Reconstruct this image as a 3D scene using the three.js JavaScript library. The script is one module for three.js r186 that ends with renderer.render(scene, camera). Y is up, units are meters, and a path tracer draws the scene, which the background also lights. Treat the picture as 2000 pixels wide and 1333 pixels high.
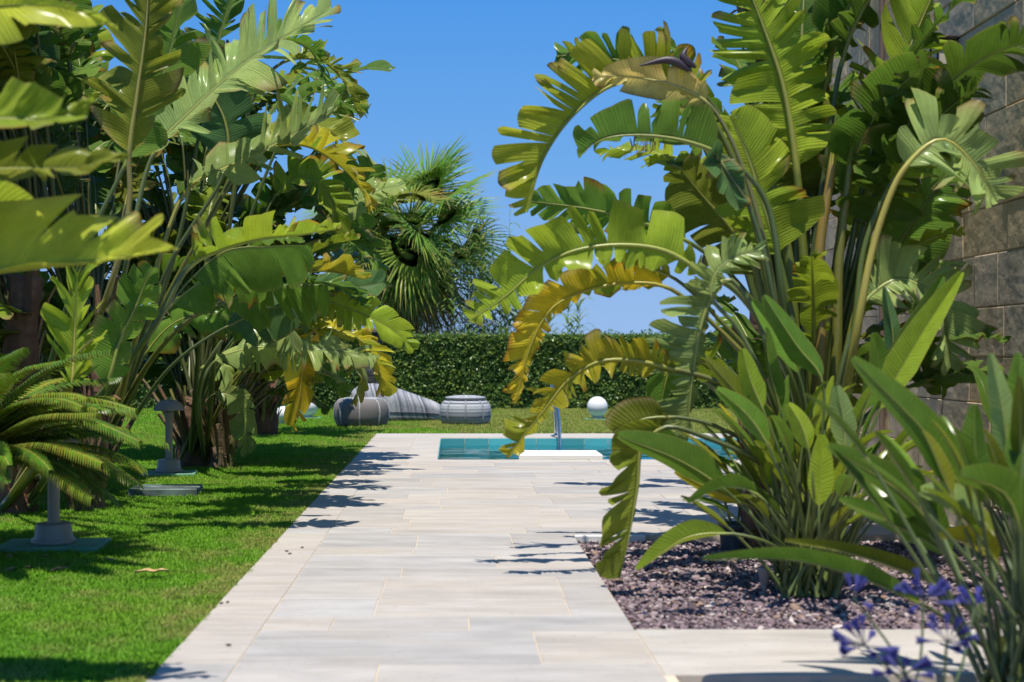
import * as THREE from 'three';
import { mergeGeometries } from 'three/addons/utils/BufferGeometryUtils.js';

// ---------------------------------------------------------------- camera, sky, sun, exposure
const F = 2600, VX = 886, VY = 685, EYE = 1.2;          // the lens in pixels of the 2000 x 1333 photograph
const scene = new THREE.Scene();
const camera = new THREE.PerspectiveCamera(2 * Math.atan(1333 / 2 / F) * 180 / Math.PI, 1024 / 682, 0.1, 3000);
camera.position.set(0, EYE, 0);
camera.lookAt(0, EYE, -10);
camera.setViewOffset(2000, 1333, 1000 - VX, 666.5 - VY, 2000, 1333);
camera.focus = 12.5;
camera.userData.fStop = 2.3;
scene.add(camera);

const SUN = new THREE.Vector3(-0.04, 0.966, 0.25).normalize();
{
  const W = 512, H = 256, d = new Float32Array(W * H * 4);
  const stops = [[-90, .13, .15, .16], [-2, .24, .32, .42], [0, .275, .435, .70], [3, .235, .40, .69], [8, .135, .34, .69], [15, .068, .265, .67], [30, .036, .175, .52], [60, .021, .105, .36], [90, .018, .09, .31]];
  for (let r = 0; r < H; r++) {
    const e = ((r + .5) / H - .5) * 180;
    let k = 0; while (k < stops.length - 2 && stops[k + 1][0] < e) k++;
    const a = stops[k], b = stops[k + 1], t = Math.min(1, Math.max(0, (e - a[0]) / (b[0] - a[0])));
    for (let c = 0; c < W; c++) {
      const o = (r * W + c) * 4;
      for (let q = 0; q < 3; q++) d[o + q] = a[q + 1] + (b[q + 1] - a[q + 1]) * t;
      d[o + 3] = 1;
    }
  }
  const sky = new THREE.DataTexture(d, W, H, THREE.RGBAFormat, THREE.FloatType);
  sky.mapping = THREE.EquirectangularReflectionMapping;
  sky.magFilter = sky.minFilter = THREE.LinearFilter;
  sky.needsUpdate = true;
  scene.background = sky;
  scene.environment = sky;
}
const sun = new THREE.DirectionalLight(new THREE.Color(1, .95, .865), 5);
sun.position.copy(SUN).multiplyScalar(40).add(new THREE.Vector3(0, 0, -13));
sun.target.position.set(0, 0, -13);
sun.castShadow = true;
sun.shadow.mapSize.set(4096, 4096);
Object.assign(sun.shadow.camera, { left: -22, right: 22, top: 26, bottom: -26, near: 1, far: 110 });
scene.add(sun, sun.target);
const renderer = new THREE.WebGLRenderer({ antialias: true });
renderer.toneMapping = THREE.LinearToneMapping;
renderer.toneMappingExposure = 1.2;
renderer.shadowMap.enabled = true;

// ---------------------------------------------------------------- helpers
const V3 = (x, y, z) => new THREE.Vector3(x, y, z);
function rng(seed) {
  let a = seed >>> 0;
  const f = () => { a = (a + 0x6D2B79F5) | 0; let t = Math.imul(a ^ (a >>> 15), 1 | a); t = (t + Math.imul(t ^ (t >>> 7), 61 | t)) ^ t; return ((t ^ (t >>> 14)) >>> 0) / 4294967296; };
  f.r = (lo, hi) => lo + (hi - lo) * f();
  f.pick = (l) => l[Math.floor(f() * l.length)];
  return f;
}
const P = (px, py, Z) => V3((px - VX) * Z / F, EYE - (py - VY) * Z / F, -Z);    // a point of the place seen at a pixel, Z metres ahead
const taken = {};
function numbered(n) { const k = taken[n] = (taken[n] ?? -1) + 1; return k ? n + '_' + String(k).padStart(3, '0') : n; }
function tag(o, label, category, group, kind) {
  if (label) o.userData.label = label;
  if (category) o.userData.category = category;
  if (group) o.userData.group = group;
  if (kind) o.userData.kind = kind;
  return o;
}
function thing(name, label, category, pos, group) {
  const o = new THREE.Group();
  o.name = numbered(name); o.position.copy(pos); scene.add(o);
  return tag(o, label, category, group);
}
function obj(name, geo, mat, parent, kind) {
  const m = new THREE.Mesh(geo, mat);
  m.name = parent === scene ? numbered(name) : name;
  m.castShadow = m.receiveShadow = true;
  if (kind) m.userData.kind = kind;
  parent.add(m);
  return m;
}
function hash(x, y, s) { let h = Math.imul(x | 0, 374761393) + Math.imul(y | 0, 668265263) + Math.imul(s | 0, 2147483647 ^ 0x5bd1e995); h = Math.imul(h ^ (h >>> 13), 1274126177); return ((h ^ (h >>> 16)) >>> 0) / 4294967296; }
function vnoise(x, y, px, py, s) {          // tiling value noise, px and py the periods
  const ix = Math.floor(x), iy = Math.floor(y), fx = x - ix, fy = y - iy, u = fx * fx * (3 - 2 * fx), v = fy * fy * (3 - 2 * fy);
  const m = (a, n) => ((a % n) + n) % n;
  const a = hash(m(ix, px), m(iy, py), s), b = hash(m(ix + 1, px), m(iy, py), s), c = hash(m(ix, px), m(iy + 1, py), s), d = hash(m(ix + 1, px), m(iy + 1, py), s);
  return a + (b - a) * u + (c - a) * v + (a - b - c + d) * u * v;
}
function fbm(x, y, px, py, oct, s) { let t = 0, w = .5, n = 0; for (let k = 0; k < oct; k++) { t += w * vnoise(x, y, px, py, s + k * 17); n += w; x *= 2; y *= 2; px *= 2; py *= 2; w *= .5; } return t / n; }
function tex(W, H, fn, srgb, rep = [1, 1]) {          // fn(u, v) gives [r, g, b] linear for colour, or a grey number
  const d = new Uint8Array(W * H * 4), enc = (x) => { x = Math.min(1, Math.max(0, x)); return Math.round(255 * (srgb ? (x <= .0031308 ? 12.92 * x : 1.055 * Math.pow(x, 1 / 2.4) - .055) : x)); };
  for (let y = 0; y < H; y++) for (let x = 0; x < W; x++) {
    const c = fn(x / W, y / H), o = (y * W + x) * 4;
    if (typeof c === 'number') d[o] = d[o + 1] = d[o + 2] = enc(c); else { d[o] = enc(c[0]); d[o + 1] = enc(c[1]); d[o + 2] = enc(c[2]); }
    d[o + 3] = 255;
  }
  const t = new THREE.DataTexture(d, W, H);
  t.wrapS = t.wrapT = THREE.RepeatWrapping;
  t.magFilter = THREE.LinearFilter; t.minFilter = THREE.LinearMipmapLinearFilter; t.generateMipmaps = true;
  if (srgb) t.colorSpace = THREE.SRGBColorSpace;
  t.repeat.set(...rep); t.needsUpdate = true;
  return t;
}
const lin = (r, g, b) => new THREE.Color().setRGB(r, g, b);
const mix3 = (a, b, t) => [a[0] + (b[0] - a[0]) * t, a[1] + (b[1] - a[1]) * t, a[2] + (b[2] - a[2]) * t];
const std = (o) => new THREE.MeshStandardMaterial({ side: THREE.DoubleSide, ...o });
class MB {                                   // collects vertices of one mesh
  constructor() { this.p = []; this.uv = []; this.c = []; this.i = []; }
  get n() { return this.p.length / 3; }
  v(p, u = 0, w = 0, c = null) { this.p.push(p.x, p.y, p.z); this.uv.push(u, w); if (c) this.c.push(c[0], c[1], c[2]); return this.n - 1; }
  tri(a, b, c) { this.i.push(a, b, c); }
  quad(a, b, c, d) { this.i.push(a, b, c, a, c, d); }
  geo() {
    const g = new THREE.BufferGeometry();
    g.setAttribute('position', new THREE.Float32BufferAttribute(this.p, 3));
    g.setAttribute('uv', new THREE.Float32BufferAttribute(this.uv, 2));
    if (this.c.length) g.setAttribute('color', new THREE.Float32BufferAttribute(this.c, 3));
    g.setIndex(this.i);
    g.computeVertexNormals();
    return g;
  }
}
function tube(mb, pts, rad, seg = 6, col = null, cap = true) {   // a tapered tube through pts; rad(t) and col(t) along it
  let prev = null; const rows = [];
  let len = 0;
  for (let i = 0; i < pts.length; i++) {
    const T = (pts[Math.min(i + 1, pts.length - 1)]).clone().sub(pts[Math.max(i - 1, 0)]).normalize();
    let N = prev ? prev.clone().sub(T.clone().multiplyScalar(prev.dot(T))) : (Math.abs(T.y) < .9 ? V3(0, 1, 0) : V3(1, 0, 0)).sub(T.clone().multiplyScalar(Math.abs(T.y) < .9 ? T.y : T.x));
    N.normalize(); prev = N;
    const B = T.clone().cross(N), t = i / (pts.length - 1), r = rad(t), row = [];
    if (i) len += pts[i].distanceTo(pts[i - 1]);
    for (let k = 0; k < seg; k++) { const a = k / seg * 2 * Math.PI; row.push(mb.v(pts[i].clone().addScaledVector(N, Math.cos(a) * r).addScaledVector(B, Math.sin(a) * r), k / seg, len * 4, col ? col(t, a) : null)); }
    rows.push(row);
  }
  for (let i = 0; i + 1 < rows.length; i++) for (let k = 0; k < seg; k++) mb.quad(rows[i][k], rows[i][(k + 1) % seg], rows[i + 1][(k + 1) % seg], rows[i + 1][k]);
  if (cap) for (const [row, t, p] of [[rows[0], 0, pts[0]], [rows.at(-1), 1, pts.at(-1)]]) { const c = mb.v(p, .5, .5, col ? col(t, 0) : null); for (let k = 0; k < seg; k++) mb.tri(c, row[k], row[(k + 1) % seg]); }
}
function chamferBox(w, h, d, c, uo = 0, vo = 0) {   // a block from y = 0 up to h, its upper edges chamfered by c; uv in metres
  const b = new MB(), q = (A, B, C, D, U) => { const s = [A, B, C, D].map((p, k) => b.v(V3(...p), uo + U[k][0], vo + U[k][1])); b.quad(...s); };
  const x = w / 2, z = d / 2, X = x - c, Z = z - c, y = h - c;
  q([-X, h, Z], [X, h, Z], [X, h, -Z], [-X, h, -Z], [[-X, -Z], [X, -Z], [X, Z], [-X, Z]]);
  for (const [ax, az, bx, bz] of [[-1, 1, 1, 1], [1, 1, 1, -1], [1, -1, -1, -1], [-1, -1, -1, 1]]) {
    q([ax * x, y, az * z], [bx * x, y, bz * z], [bx * X, h, bz * Z], [ax * X, h, az * Z], [[ax * x, -az * z], [bx * x, -bz * z], [bx * X, -bz * Z], [ax * X, -az * Z]]);
    const L = Math.hypot((bx - ax) * x, (bz - az) * z);
    q([ax * x, 0, az * z], [bx * x, 0, bz * z], [bx * x, y, bz * z], [ax * x, y, az * z], [[0, 0], [L, 0], [L, y], [0, y]]);
  }
  return b.geo();
}
function instanced(name, geo, mat, mats, cols, parent) {
  const m = new THREE.InstancedMesh(geo, mat, mats.length);
  mats.forEach((a, i) => m.setMatrixAt(i, a));
  if (cols) cols.forEach((c, i) => m.setColorAt(i, c));
  m.name = parent === scene ? numbered(name) : name; m.castShadow = m.receiveShadow = true; m.userData.kind = 'stuff';
  parent.add(m);
  return m;
}

// ---------------------------------------------------------------- materials
const noiseTex = tex(512, 512, (u, v) => fbm(u * 8, v * 8, 8, 8, 6, 3), false);
const fineTex = tex(512, 512, (u, v) => fbm(u * 32, v * 32, 32, 32, 4, 9), false);
const veinH = (u, v) => { const a = u * 14 + .9 * vnoise(u * 7, v * 2, 7, 2, 5); const s = .5 + .5 * Math.cos(a * 2 * Math.PI), f = .5 + .5 * Math.cos((u * 52 + vnoise(u * 13, v * 3, 13, 3, 6)) * 2 * Math.PI); return (.25 + .5 * vnoise(u * 9, v * 3, 9, 3, 15)) * s + .2 * f + .16 * vnoise(u * 40, v * 6, 40, 6, 8); };
const veinBump = tex(512, 128, (u, v) => veinH(u, v), false);
const veinMap = tex(512, 256, (u, v) => { const h = veinH(u, v), n = fbm(u * 6, v * 6, 6, 6, 5, 31), b = Math.max(0, fbm(u * 24, v * 24, 24, 24, 3, 77) - .66) * 2.2; const k = .84 + .17 * h + .34 * (n - .5); return mix3([k, k, k * .96], [.95, .78, .4], b); }, true);
const leafMat = (trans, coat, rough, bs) => new THREE.MeshPhysicalMaterial({ side: THREE.DoubleSide, vertexColors: true, map: veinMap, bumpMap: veinBump, bumpScale: bs, roughness: .97, transmission: trans, thickness: 0, specularIntensity: .12, clearcoat: coat, clearcoatRoughness: rough });
const LEAF = leafMat(.48, .28, .22, .0036), PADDLE = leafMat(.38, .34, .22, .0012);
const stalkTex = tex(128, 512, (u, v) => { const k = .74 + .40 * fbm(u * 10, v * 4, 10, 4, 4, 19), b = Math.max(0, fbm(u * 12, v * 24, 12, 24, 3, 29) - .68) * 1.8; return mix3([k, k, k], [.42, .24, .10], b); }, true);
const STALK = new THREE.MeshPhysicalMaterial({ side: THREE.DoubleSide, vertexColors: true, roughness: .5, clearcoat: .4, clearcoatRoughness: .3, map: stalkTex, bumpMap: stalkTex, bumpScale: .0008 });
const FIBRE = std({ vertexColors: true, roughness: .95, map: tex(128, 512, (u, v) => { const k = .45 + .75 * fbm(u * 16, v * 5, 16, 5, 4, 12); return [k, k, k]; }, true), bumpMap: noiseTex, bumpScale: .01 });
const GREYPLASTIC = std({ color: lin(.30, .275, .25), roughness: .42, bumpMap: fineTex, bumpScale: .0006 });
const GREENSLAB = std({ color: lin(.15, .33, .21), roughness: .8, map: tex(256, 256, (u, v) => { const k = .72 + .5 * fbm(u * 6, v * 6, 6, 6, 5, 44); return [k, k, k]; }, true), bumpMap: fineTex, bumpScale: .002 });

// ---------------------------------------------------------------- layout (metres; Z counts away from the camera)
const PATH_L = -1.12, BED_X = .78, BED_N = 5.73, BED_F = 8.67, BED2 = 4.93, POOL_N = 14.65, POOL_F = 18.35, DECK_F = 19.26, POOL_L = -.18, POOL_R = 6.4, WALL_X = 3.45;
const DECK_R = 9;

// ---------------------------------------------------------------- ground
{
  const s = new THREE.Shape();
  s.moveTo(-600, -40); s.lineTo(600, -40); s.lineTo(600, 1500); s.lineTo(-600, 1500); s.closePath();
  const h = new THREE.Path(); h.moveTo(POOL_L - .25, POOL_N - .25); h.lineTo(POOL_R + .25, POOL_N - .25); h.lineTo(POOL_R + .25, POOL_F + .25); h.lineTo(POOL_L - .25, POOL_F + .25); h.closePath();
  s.holes.push(h);
  const g = new THREE.ShapeGeometry(s); g.rotateX(-Math.PI / 2);
  const soil = tex(512, 512, (u, v) => mix3([.07, .05, .03], [.20, .15, .09], fbm(u * 10, v * 10, 10, 10, 6, 2)), true, [.5, .5]);
  tag(obj('ground', g, std({ map: soil, roughness: 1, bumpMap: noiseTex, bumpScale: .02 }), scene), 'dark garden soil under the beds and plants', 'ground', null, 'structure').position.y = -.1;
}
// lawn: a sheet of soil and thatch, with the grass growing on it
const lawnShape = new THREE.Shape();
lawnShape.moveTo(-9, .5); lawnShape.lineTo(PATH_L - .004, .5); lawnShape.lineTo(PATH_L - .004, DECK_F + .004); lawnShape.lineTo(14, DECK_F + .004); lawnShape.lineTo(14, 27.2); lawnShape.lineTo(-9, 27.2); lawnShape.closePath();
{
  const g = new THREE.ShapeGeometry(lawnShape); g.rotateX(-Math.PI / 2);
  const m = std({ roughness: 1, map: tex(512, 512, (u, v) => mix3([.03, .075, .012], [.09, .11, .03], fbm(u * 16, v * 16, 16, 16, 5, 21)), true, [1, 1]) });
  const lawn = tag(obj('lawn', g, m, scene), 'mown green lawn beside the pale path', 'lawn', null, 'structure');
  lawn.position.y = -.022;
  // one tuft: ten bent blades
  const R = rng(11), tufts = [];
  for (let q = 0; q < 3; q++) {
    const b = new MB();
    for (let k = 0; k < 11; k++) {
      const a = R() * 6.283, rr = Math.sqrt(R()) * .028, o = V3(Math.cos(a) * rr, 0, Math.sin(a) * rr), d = R() * 6.283, h = R.r(.022, .040), lean = R.r(.1, .9), w = R.r(.0016, .0028);
      const side = V3(Math.cos(d + 1.57), 0, Math.sin(d + 1.57)).multiplyScalar(w), L = V3(Math.cos(d), 0, Math.sin(d));
      const m1 = o.clone().addScaledVector(L, lean * h * .3).setY(h * .6), tip = o.clone().addScaledVector(L, lean * h).setY(h * (1.05 - .35 * lean));
      const i0 = b.v(o.clone().add(side)), i1 = b.v(o.clone().sub(side)), i2 = b.v(m1.clone().add(side)), i3 = b.v(m1.clone().sub(side)), i4 = b.v(tip);
      b.quad(i0, i1, i3, i2); b.tri(i2, i3, i4);
    }
    tufts.push(b.geo());
  }
  const gm = new THREE.MeshPhysicalMaterial({ side: THREE.DoubleSide, roughness: .95, transmission: .35, thickness: 0, specularIntensity: .12, clearcoat: .25, clearcoatRoughness: .45 });
  const mats = [[], [], []], cols = [[], [], []], M = new THREE.Matrix4(), Q = new THREE.Quaternion(), E = new THREE.Euler();
  const put = (x, Z, sc) => {
    const q = Math.floor(R() * 3), n = fbm(x * 1.3 + 40, Z * 1.3, 999, 999, 4, 61), n2 = fbm(x * 5 + 90, Z * 5, 999, 999, 3, 67);
    const edge = Math.max(0, 1 - (PATH_L - x) / .55);
    let dry = Math.max(0, n2 * 1.1 - .57 + .42 * edge * (n > .45 ? 1 : .2)) * 1.9;
    dry = Math.min(.85, dry);
    const c = mix3(mix3([.14, .35, .018], [.24, .44, .03], n), [.42, .36, .12], dry * R.r(.3, 1.1)), k = R.r(.8, 1.2);
    const f = .92 + .35 * (n - .5);
    M.compose(V3(x, -.023, -Z), Q.setFromEuler(E.set(R.r(-.12, .12), R() * 6.283, R.r(-.12, .12))), V3(sc, sc * R.r(.7, 1.25) * f, sc));
    mats[q].push(M.clone()); cols[q].push(lin(c[0] * k, c[1] * k, c[2] * k));
  };
  for (let i = 0; i < 36000; i++) { const Z = Math.sqrt(R.r(4.5 ** 2, 14.2 ** 2)), x = R.r(-.345 * Z - .1, PATH_L - .012); if (x > PATH_L - .012) continue; put(x, Z, R.r(.9, 1.25)); }
  for (let i = 0; i < 1500; i++) { const Z = R.r(4.4, 19.2); put(PATH_L - R.r(.0, .05), Z, R.r(.8, 1.15)); }
  for (let i = 0; i < 9000; i++) put(R.r(-9, -4.6), R.r(11, 27), 2.2);
  for (let i = 0; i < 14000; i++) put(R.r(-5.2, PATH_L - .01), R.r(14, 19.4), 1.5);
  for (let i = 0; i < 34000; i++) put(R.r(-5, 8), R.r(DECK_F + .01, 27.1), 1.7);
  tufts.forEach((t, q) => instanced('grass', t, gm, mats[q], cols[q], lawn).position.y = .022);
}

// ---------------------------------------------------------------- paving
{
  const s = new THREE.Shape();   // the bed of mortar
  s.moveTo(PATH_L, .5); s.lineTo(DECK_R, .5); s.lineTo(DECK_R, DECK_F); s.lineTo(PATH_L, DECK_F); s.closePath();
  const hole = (x0, x1, a, b) => { const h = new THREE.Path(); h.moveTo(x0, a); h.lineTo(x1, a); h.lineTo(x1, b); h.lineTo(x0, b); h.closePath(); s.holes.push(h); };
  hole(BED_X, WALL_X, BED_N, BED_F); hole(.82, WALL_X, 1.5, BED2); hole(POOL_L, POOL_R, POOL_N, POOL_F);
  const g = new THREE.ExtrudeGeometry(s, { depth: .09, bevelEnabled: false }); g.rotateX(-Math.PI / 2); g.translate(0, -.0955, 0);
  const path = tag(obj('path', g, std({ color: lin(.62, .52, .39), roughness: 1, bumpMap: fineTex, bumpScale: .002 }), scene), 'pale stone tiled path and pool deck', 'path', null, 'structure');
  const stone = (seed, a, b, c, warm) => tex(1024, 512, (u, v) => {
    const w = fbm(u * 3, v * 4, 3, 4, 3, seed + 5) * .35, st = fbm(u * 5, (v + w * .12) * 46, 5, 46, 4, seed), cl = fbm(u * 4, v * 9, 4, 9, 5, seed + 9), pit = Math.max(0, fbm(u * 60, v * 90, 60, 90, 3, seed + 13) - .70) * 2.0;
    const bands = fbm(u * 2, (v + w * .2) * 12, 2, 12, 3, seed + 71);
    let k = mix3(a, b, Math.min(1, Math.max(0, (st * .55 + bands * .75 - .36) * 2.1)));
    k = mix3(k, c, Math.max(0, cl - .5) * warm);
    const mot = fbm(u * 9, v * 14, 9, 14, 5, seed + 33) - .5; k = k.map((x) => x * (1 + .26 * mot));
    return mix3(k, [.30, .25, .19], pit);
  }, true, [.55, .7]);
  const maps = [stone(101, [.52, .50, .475], [.64, .625, .605], [.60, .545, .47], 1.5), stone(202, [.56, .525, .48], [.68, .645, .60], [.66, .59, .50], 1.8), stone(303, [.48, .472, .462], [.62, .615, .605], [.57, .52, .46], 1.5)];
  const mats = [];
  for (const [i, k] of [[0, 1], [0, .93], [1, 1], [1, .95], [2, 1.02], [2, .94]]) mats.push(std({ map: maps[i], color: lin(.715 * k, .685 * k, .65 * k), roughness: .62, bumpMap: maps[i], bumpScale: .0012 }));
  const R = rng(5), T = .024, J = .005;
  const cream = std({ map: maps[1], color: lin(.73, .71, .68), roughness: .6, bumpMap: maps[1], bumpScale: .001 });
  let made = 0;
  function tile(x0, x1, a, b, mat) {
    const w = x1 - x0 - J, d = b - a - J; if (w < .04 || d < .03) return;
    const m = obj('tile', chamferBox(w, T, d, .0018, R() * 7, R() * 7), mat ?? mats[Math.floor(R() * mats.length)], path);
    m.position.set((x0 + x1) / 2, -T + R.r(-.0014, .0008), -(a + b) / 2);
    m.rotation.y = 0; made++;
  }
  const depths = [.3, .6, .3, .45, .6, .3, .45, .3, .6, .45];
  function rows(x0, x1, a, b, border) {     // courses across the path, tiles of mixed lengths
    let z = a, k = Math.floor(R() * 10);
    while (z < b - .02) {
      let d = depths[k++ % depths.length]; if (b - z - d < .16) d = b - z;
      let x = x0;
      if (border) { tile(x, x + .29, z, z + d, R() < .8 ? mats[2 + Math.floor(R() * 2)] : undefined); x += .29; }
      x += 0; let first = true;
      while (x < x1 - .01) {
        let w = R.pick([.6, .9, .9, 1.2, .75]); if (first) { w *= R.r(.45, 1); first = false; }
        if (x1 - x - w < .22) w = x1 - x;
        tile(x, x + w, z, z + d); x += w;
      }
      z += d;
    }
  }
  rows(PATH_L, BED_X, 3.6, BED2 - .13, true);
  rows(PATH_L, BED_X, BED2 - .13, BED_F + .05, true);
  for (let x = BED_X + .0; x < 3.3; x += .85) tile(x, Math.min(x + .85, WALL_X), BED2, BED_N, cream);    // strip between the beds
  tile(BED_X, .82, 3.6, BED2, cream);
  rows(PATH_L, 5.6, BED_F + .05, POOL_N - .32, true);
  for (let x = BED_X; x < 5.5; x += 1.2) tile(x, Math.min(x + 1.2, 5.6), BED_F, BED_F + .05, cream);
  for (let x = POOL_L - .34; x < 5.6; x += 1.0) tile(x, x + 1.0, POOL_N - .32, POOL_N, cream);              // coping
  tile(PATH_L, POOL_L - .34, POOL_N - .32, POOL_N, mats[2]);
  for (let z = POOL_N; z < POOL_F - .1; z += .925) { tile(POOL_L - .34, POOL_L, z, Math.min(z + .925, POOL_F), cream); tile(PATH_L, POOL_L - .34, z, Math.min(z + .925, POOL_F), mats[Math.floor(R() * 2) + 2]); }
  for (let x = PATH_L; x < 6; x += 1.12) tile(x, x + 1.12, POOL_F, POOL_F + .4, cream);
  for (let x = PATH_L; x < 6; x += 1.3) tile(x, x + 1.3, POOL_F + .4, DECK_F, cream);
  // a few dry crumbs on the path
  const dry = std({ color: lin(.10, .07, .04), roughness: 1 });
  for (const [px, py] of [[590, 1071], [566, 1083], [444, 1178], [432, 1180], [446, 1262], [560, 1078]]) {
    const Z = F * EYE / (py - VY), g2 = new THREE.IcosahedronGeometry(.009, 0); g2.scale(1.7, .5, .8);
    const c = obj('dry_crumb', g2, dry, scene); c.position.copy(P(px, py, Z)).setY(.0045); c.rotation.y = R() * 6;
    tag(c, 'tiny dark dry crumb lying on the left half of the pale path', 'debris', 'dry crumbs on the path');
  }
}

// ---------------------------------------------------------------- gravel beds
{
  const R = rng(77);
  const bed = (x0, x1, a, b, n, label) => {
    const g = new THREE.PlaneGeometry(x1 - x0, b - a); g.rotateX(-Math.PI / 2);
    const o = tag(obj('gravel_bed', g, std({ roughness: 1, map: noiseTex, color: lin(.10, .085, .08) }), scene), label, 'gravel', null, 'structure');
    o.position.set((x0 + x1) / 2, -.055, -(a + b) / 2);
    const shapes = [0, 1, 2].map((q) => {
      const g2 = new THREE.IcosahedronGeometry(.5, 1), p = g2.attributes.position;
      for (let i = 0; i < p.count; i++) { const v = V3().fromBufferAttribute(p, i), k = .72 + .5 * fbm(v.x * 2 + 7 * q + 9, v.y * 2 + v.z * 3 + 9, 99, 99, 2, 30 + q); p.setXYZ(i, v.x * k * 1.25, v.y * k * .72, v.z * k); }
      g2.computeVertexNormals(); return g2;
    });
    const mats = [[], [], []], cols = [[], [], []], M = new THREE.Matrix4(), Q = new THREE.Quaternion(), E = new THREE.Euler();
    for (let i = 0; i < n; i++) {
      const q = i % 3, s = (.011 + .026 * R() * R()) * (R() < .10 ? 1.6 : 1), h = R.r(0, .022);
      M.compose(V3(R.r(x0 + .015, x1), h - .004, -R.r(a + .015, b - .015)).sub(V3(o.position.x, 0, o.position.z)), Q.setFromEuler(E.set(R.r(-.7, .7), R() * 6.28, R.r(-.7, .7))), V3(s, s * R.r(.7, 1), s));
      mats[q].push(M.clone());
      const t = R(); let c = t < .48 ? [.20, .14, .155] : t < .68 ? [.31, .235, .235] : t < .86 ? [.10, .07, .083] : t < .93 ? [.52, .45, .42] : [.28, .18, .13];
      const k = R.r(.75, 1.2); cols[q].push(lin(c[0] * k, c[1] * k, c[2] * k));
    }
    const gm = std({ roughness: .8, map: tex(128, 128, (u, v) => { const k = .7 + .6 * fbm(u * 8, v * 8, 8, 8, 4, 91); return [k, k, k]; }, true) });
    shapes.forEach((s2, q) => instanced('pebbles', s2, gm, mats[q], cols[q], o));
  };
  const sill = tag(obj('bed_edging', chamferBox(.46, .05, .035, .004), std({ color: lin(.74, .73, .71), roughness: .5, bumpMap: fineTex, bumpScale: .0008 }), scene), 'short white stone edging at the far left corner of the gravel', 'edging');
  sill.position.set(BED_X + .235, -.052, -(BED_F - .022));
  bed(BED_X + .002, WALL_X - .02, BED_N + .002, BED_F - .002, 26000, 'bed of crushed purple grey gravel beneath the right hand plants');
  bed(.822, 3.0, 2.5, BED2 - .002, 13000, 'strip of purple grey gravel at the bottom right edge');
}

// ---------------------------------------------------------------- pool
{
  const tealMap = tex(256, 256, (u, v) => { const g = (a) => { const f = (a * 8) % 1; return f < .06 || f > .94; }; const k = .75 + .5 * fbm(u * 24, v * 24, 24, 24, 3, 6); return g(u) || g(v) ? [.18, .45, .47] : [.05 * k, .36 * k, .40 * k]; }, true, [5, 5]);
  const teal = std({ map: tealMap, roughness: .3 });
  const pool = thing('swimming_pool', 'teal swimming pool set into the pale deck', 'pool', V3(POOL_L, 0, -POOL_N));
  pool.userData.kind = 'structure';
  const box = (n, x0, x1, y0, y1, a, b) => { const g = new THREE.BoxGeometry(x1 - x0, y1 - y0, b - a); const uv = g.attributes.uv, p = g.attributes.position; for (let i = 0; i < uv.count; i++) uv.setXY(i, p.getX(i) + p.getZ(i), p.getY(i) + p.getZ(i) * .37); const m = obj(n, g, teal, pool); m.position.set((x0 + x1) / 2 - POOL_L, (y0 + y1) / 2, -(a + b) / 2 + POOL_N); return m; };
  const D = -1.4, top = -.0975;
  box('pool_wall', POOL_L - .2, POOL_L - .002, D, top, POOL_N - .2, POOL_F + .2); box('pool_wall', POOL_R + .002, POOL_R + .2, D, top, POOL_N - .2, POOL_F + .2);
  box('pool_wall', POOL_L, POOL_R, D, top, POOL_F + .002, POOL_F + .2); box('pool_wall', POOL_L, POOL_R, D, top, POOL_N - .2, POOL_N - .002);
  box('pool_floor', POOL_L - .2, POOL_R + .2, D - .1, D, POOL_N - .2, POOL_F + .2);
  const R = rng(19), tm = [.85, 1, 1.15, 1.3].map((k) => std({ color: lin(.08 * k, .38 * k, .41 * k), roughness: .25 }));
  const tg = chamferBox(.322, .008, .148, .0015), tl = chamferBox(.148, .008, .30, .0015);
  for (let x = POOL_L + .165; x < POOL_R - .1; x += .33) for (const y of [-.018, -.171]) { const t = obj('pool_tile', tg, R.pick(tm), pool); t.rotation.x = Math.PI / 2; t.position.set(x - POOL_L, y - .07, -(POOL_F - .0) + POOL_N); }
  for (let z = POOL_N + .16; z < POOL_F - .1; z += .31) for (const y of [-.018, -.171]) { const t = obj('pool_tile', tl, R.pick(tm), pool); t.rotation.z = -Math.PI / 2; t.position.set(0, y - .07, -z + POOL_N); }
  const nx = 200, nz = 130, wg = new THREE.PlaneGeometry(POOL_R - POOL_L - .006, POOL_F - POOL_N - .006, nx, nz); wg.rotateX(-Math.PI / 2);
  const p = wg.attributes.position;
  for (let i = 0; i < p.count; i++) { const x = p.getX(i), z = p.getZ(i); p.setY(i, .03 * (fbm(x * 1.3 + 50, z * 3.2 + 50, 999, 999, 4, 8) - .5) + .003 * Math.sin(z * 9 + x * 1.1 + 2 * vnoise(x + 30, z + 30, 99, 99, 4))); }
  wg.computeVertexNormals();
  const wm = new THREE.MeshPhysicalMaterial({ color: lin(.45, .82, .86), transmission: 1, thickness: 0, roughness: .02, ior: 1.33, side: THREE.DoubleSide });
  const w = obj('water', wg, wm, pool); w.position.set((POOL_R - POOL_L) / 2, -.105, -(POOL_F - POOL_N) / 2);
}
{ // white slab over the near rim
  const white = std({ color: lin(.74, .73, .70), roughness: .55, bumpMap: fineTex, bumpScale: .001 });
  const o = thing('pool_step_slab', 'white rectangular slab lying across the near rim of the pool', 'slab', V3(1.18, .0015, -14.95));
  obj('slab', chamferBox(.92, .055, .62, .012), white, o);
  const under = obj('support_lip', chamferBox(.80, .02, .12, .003), white, o); under.position.set(0, -.026, -.2);
}
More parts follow.
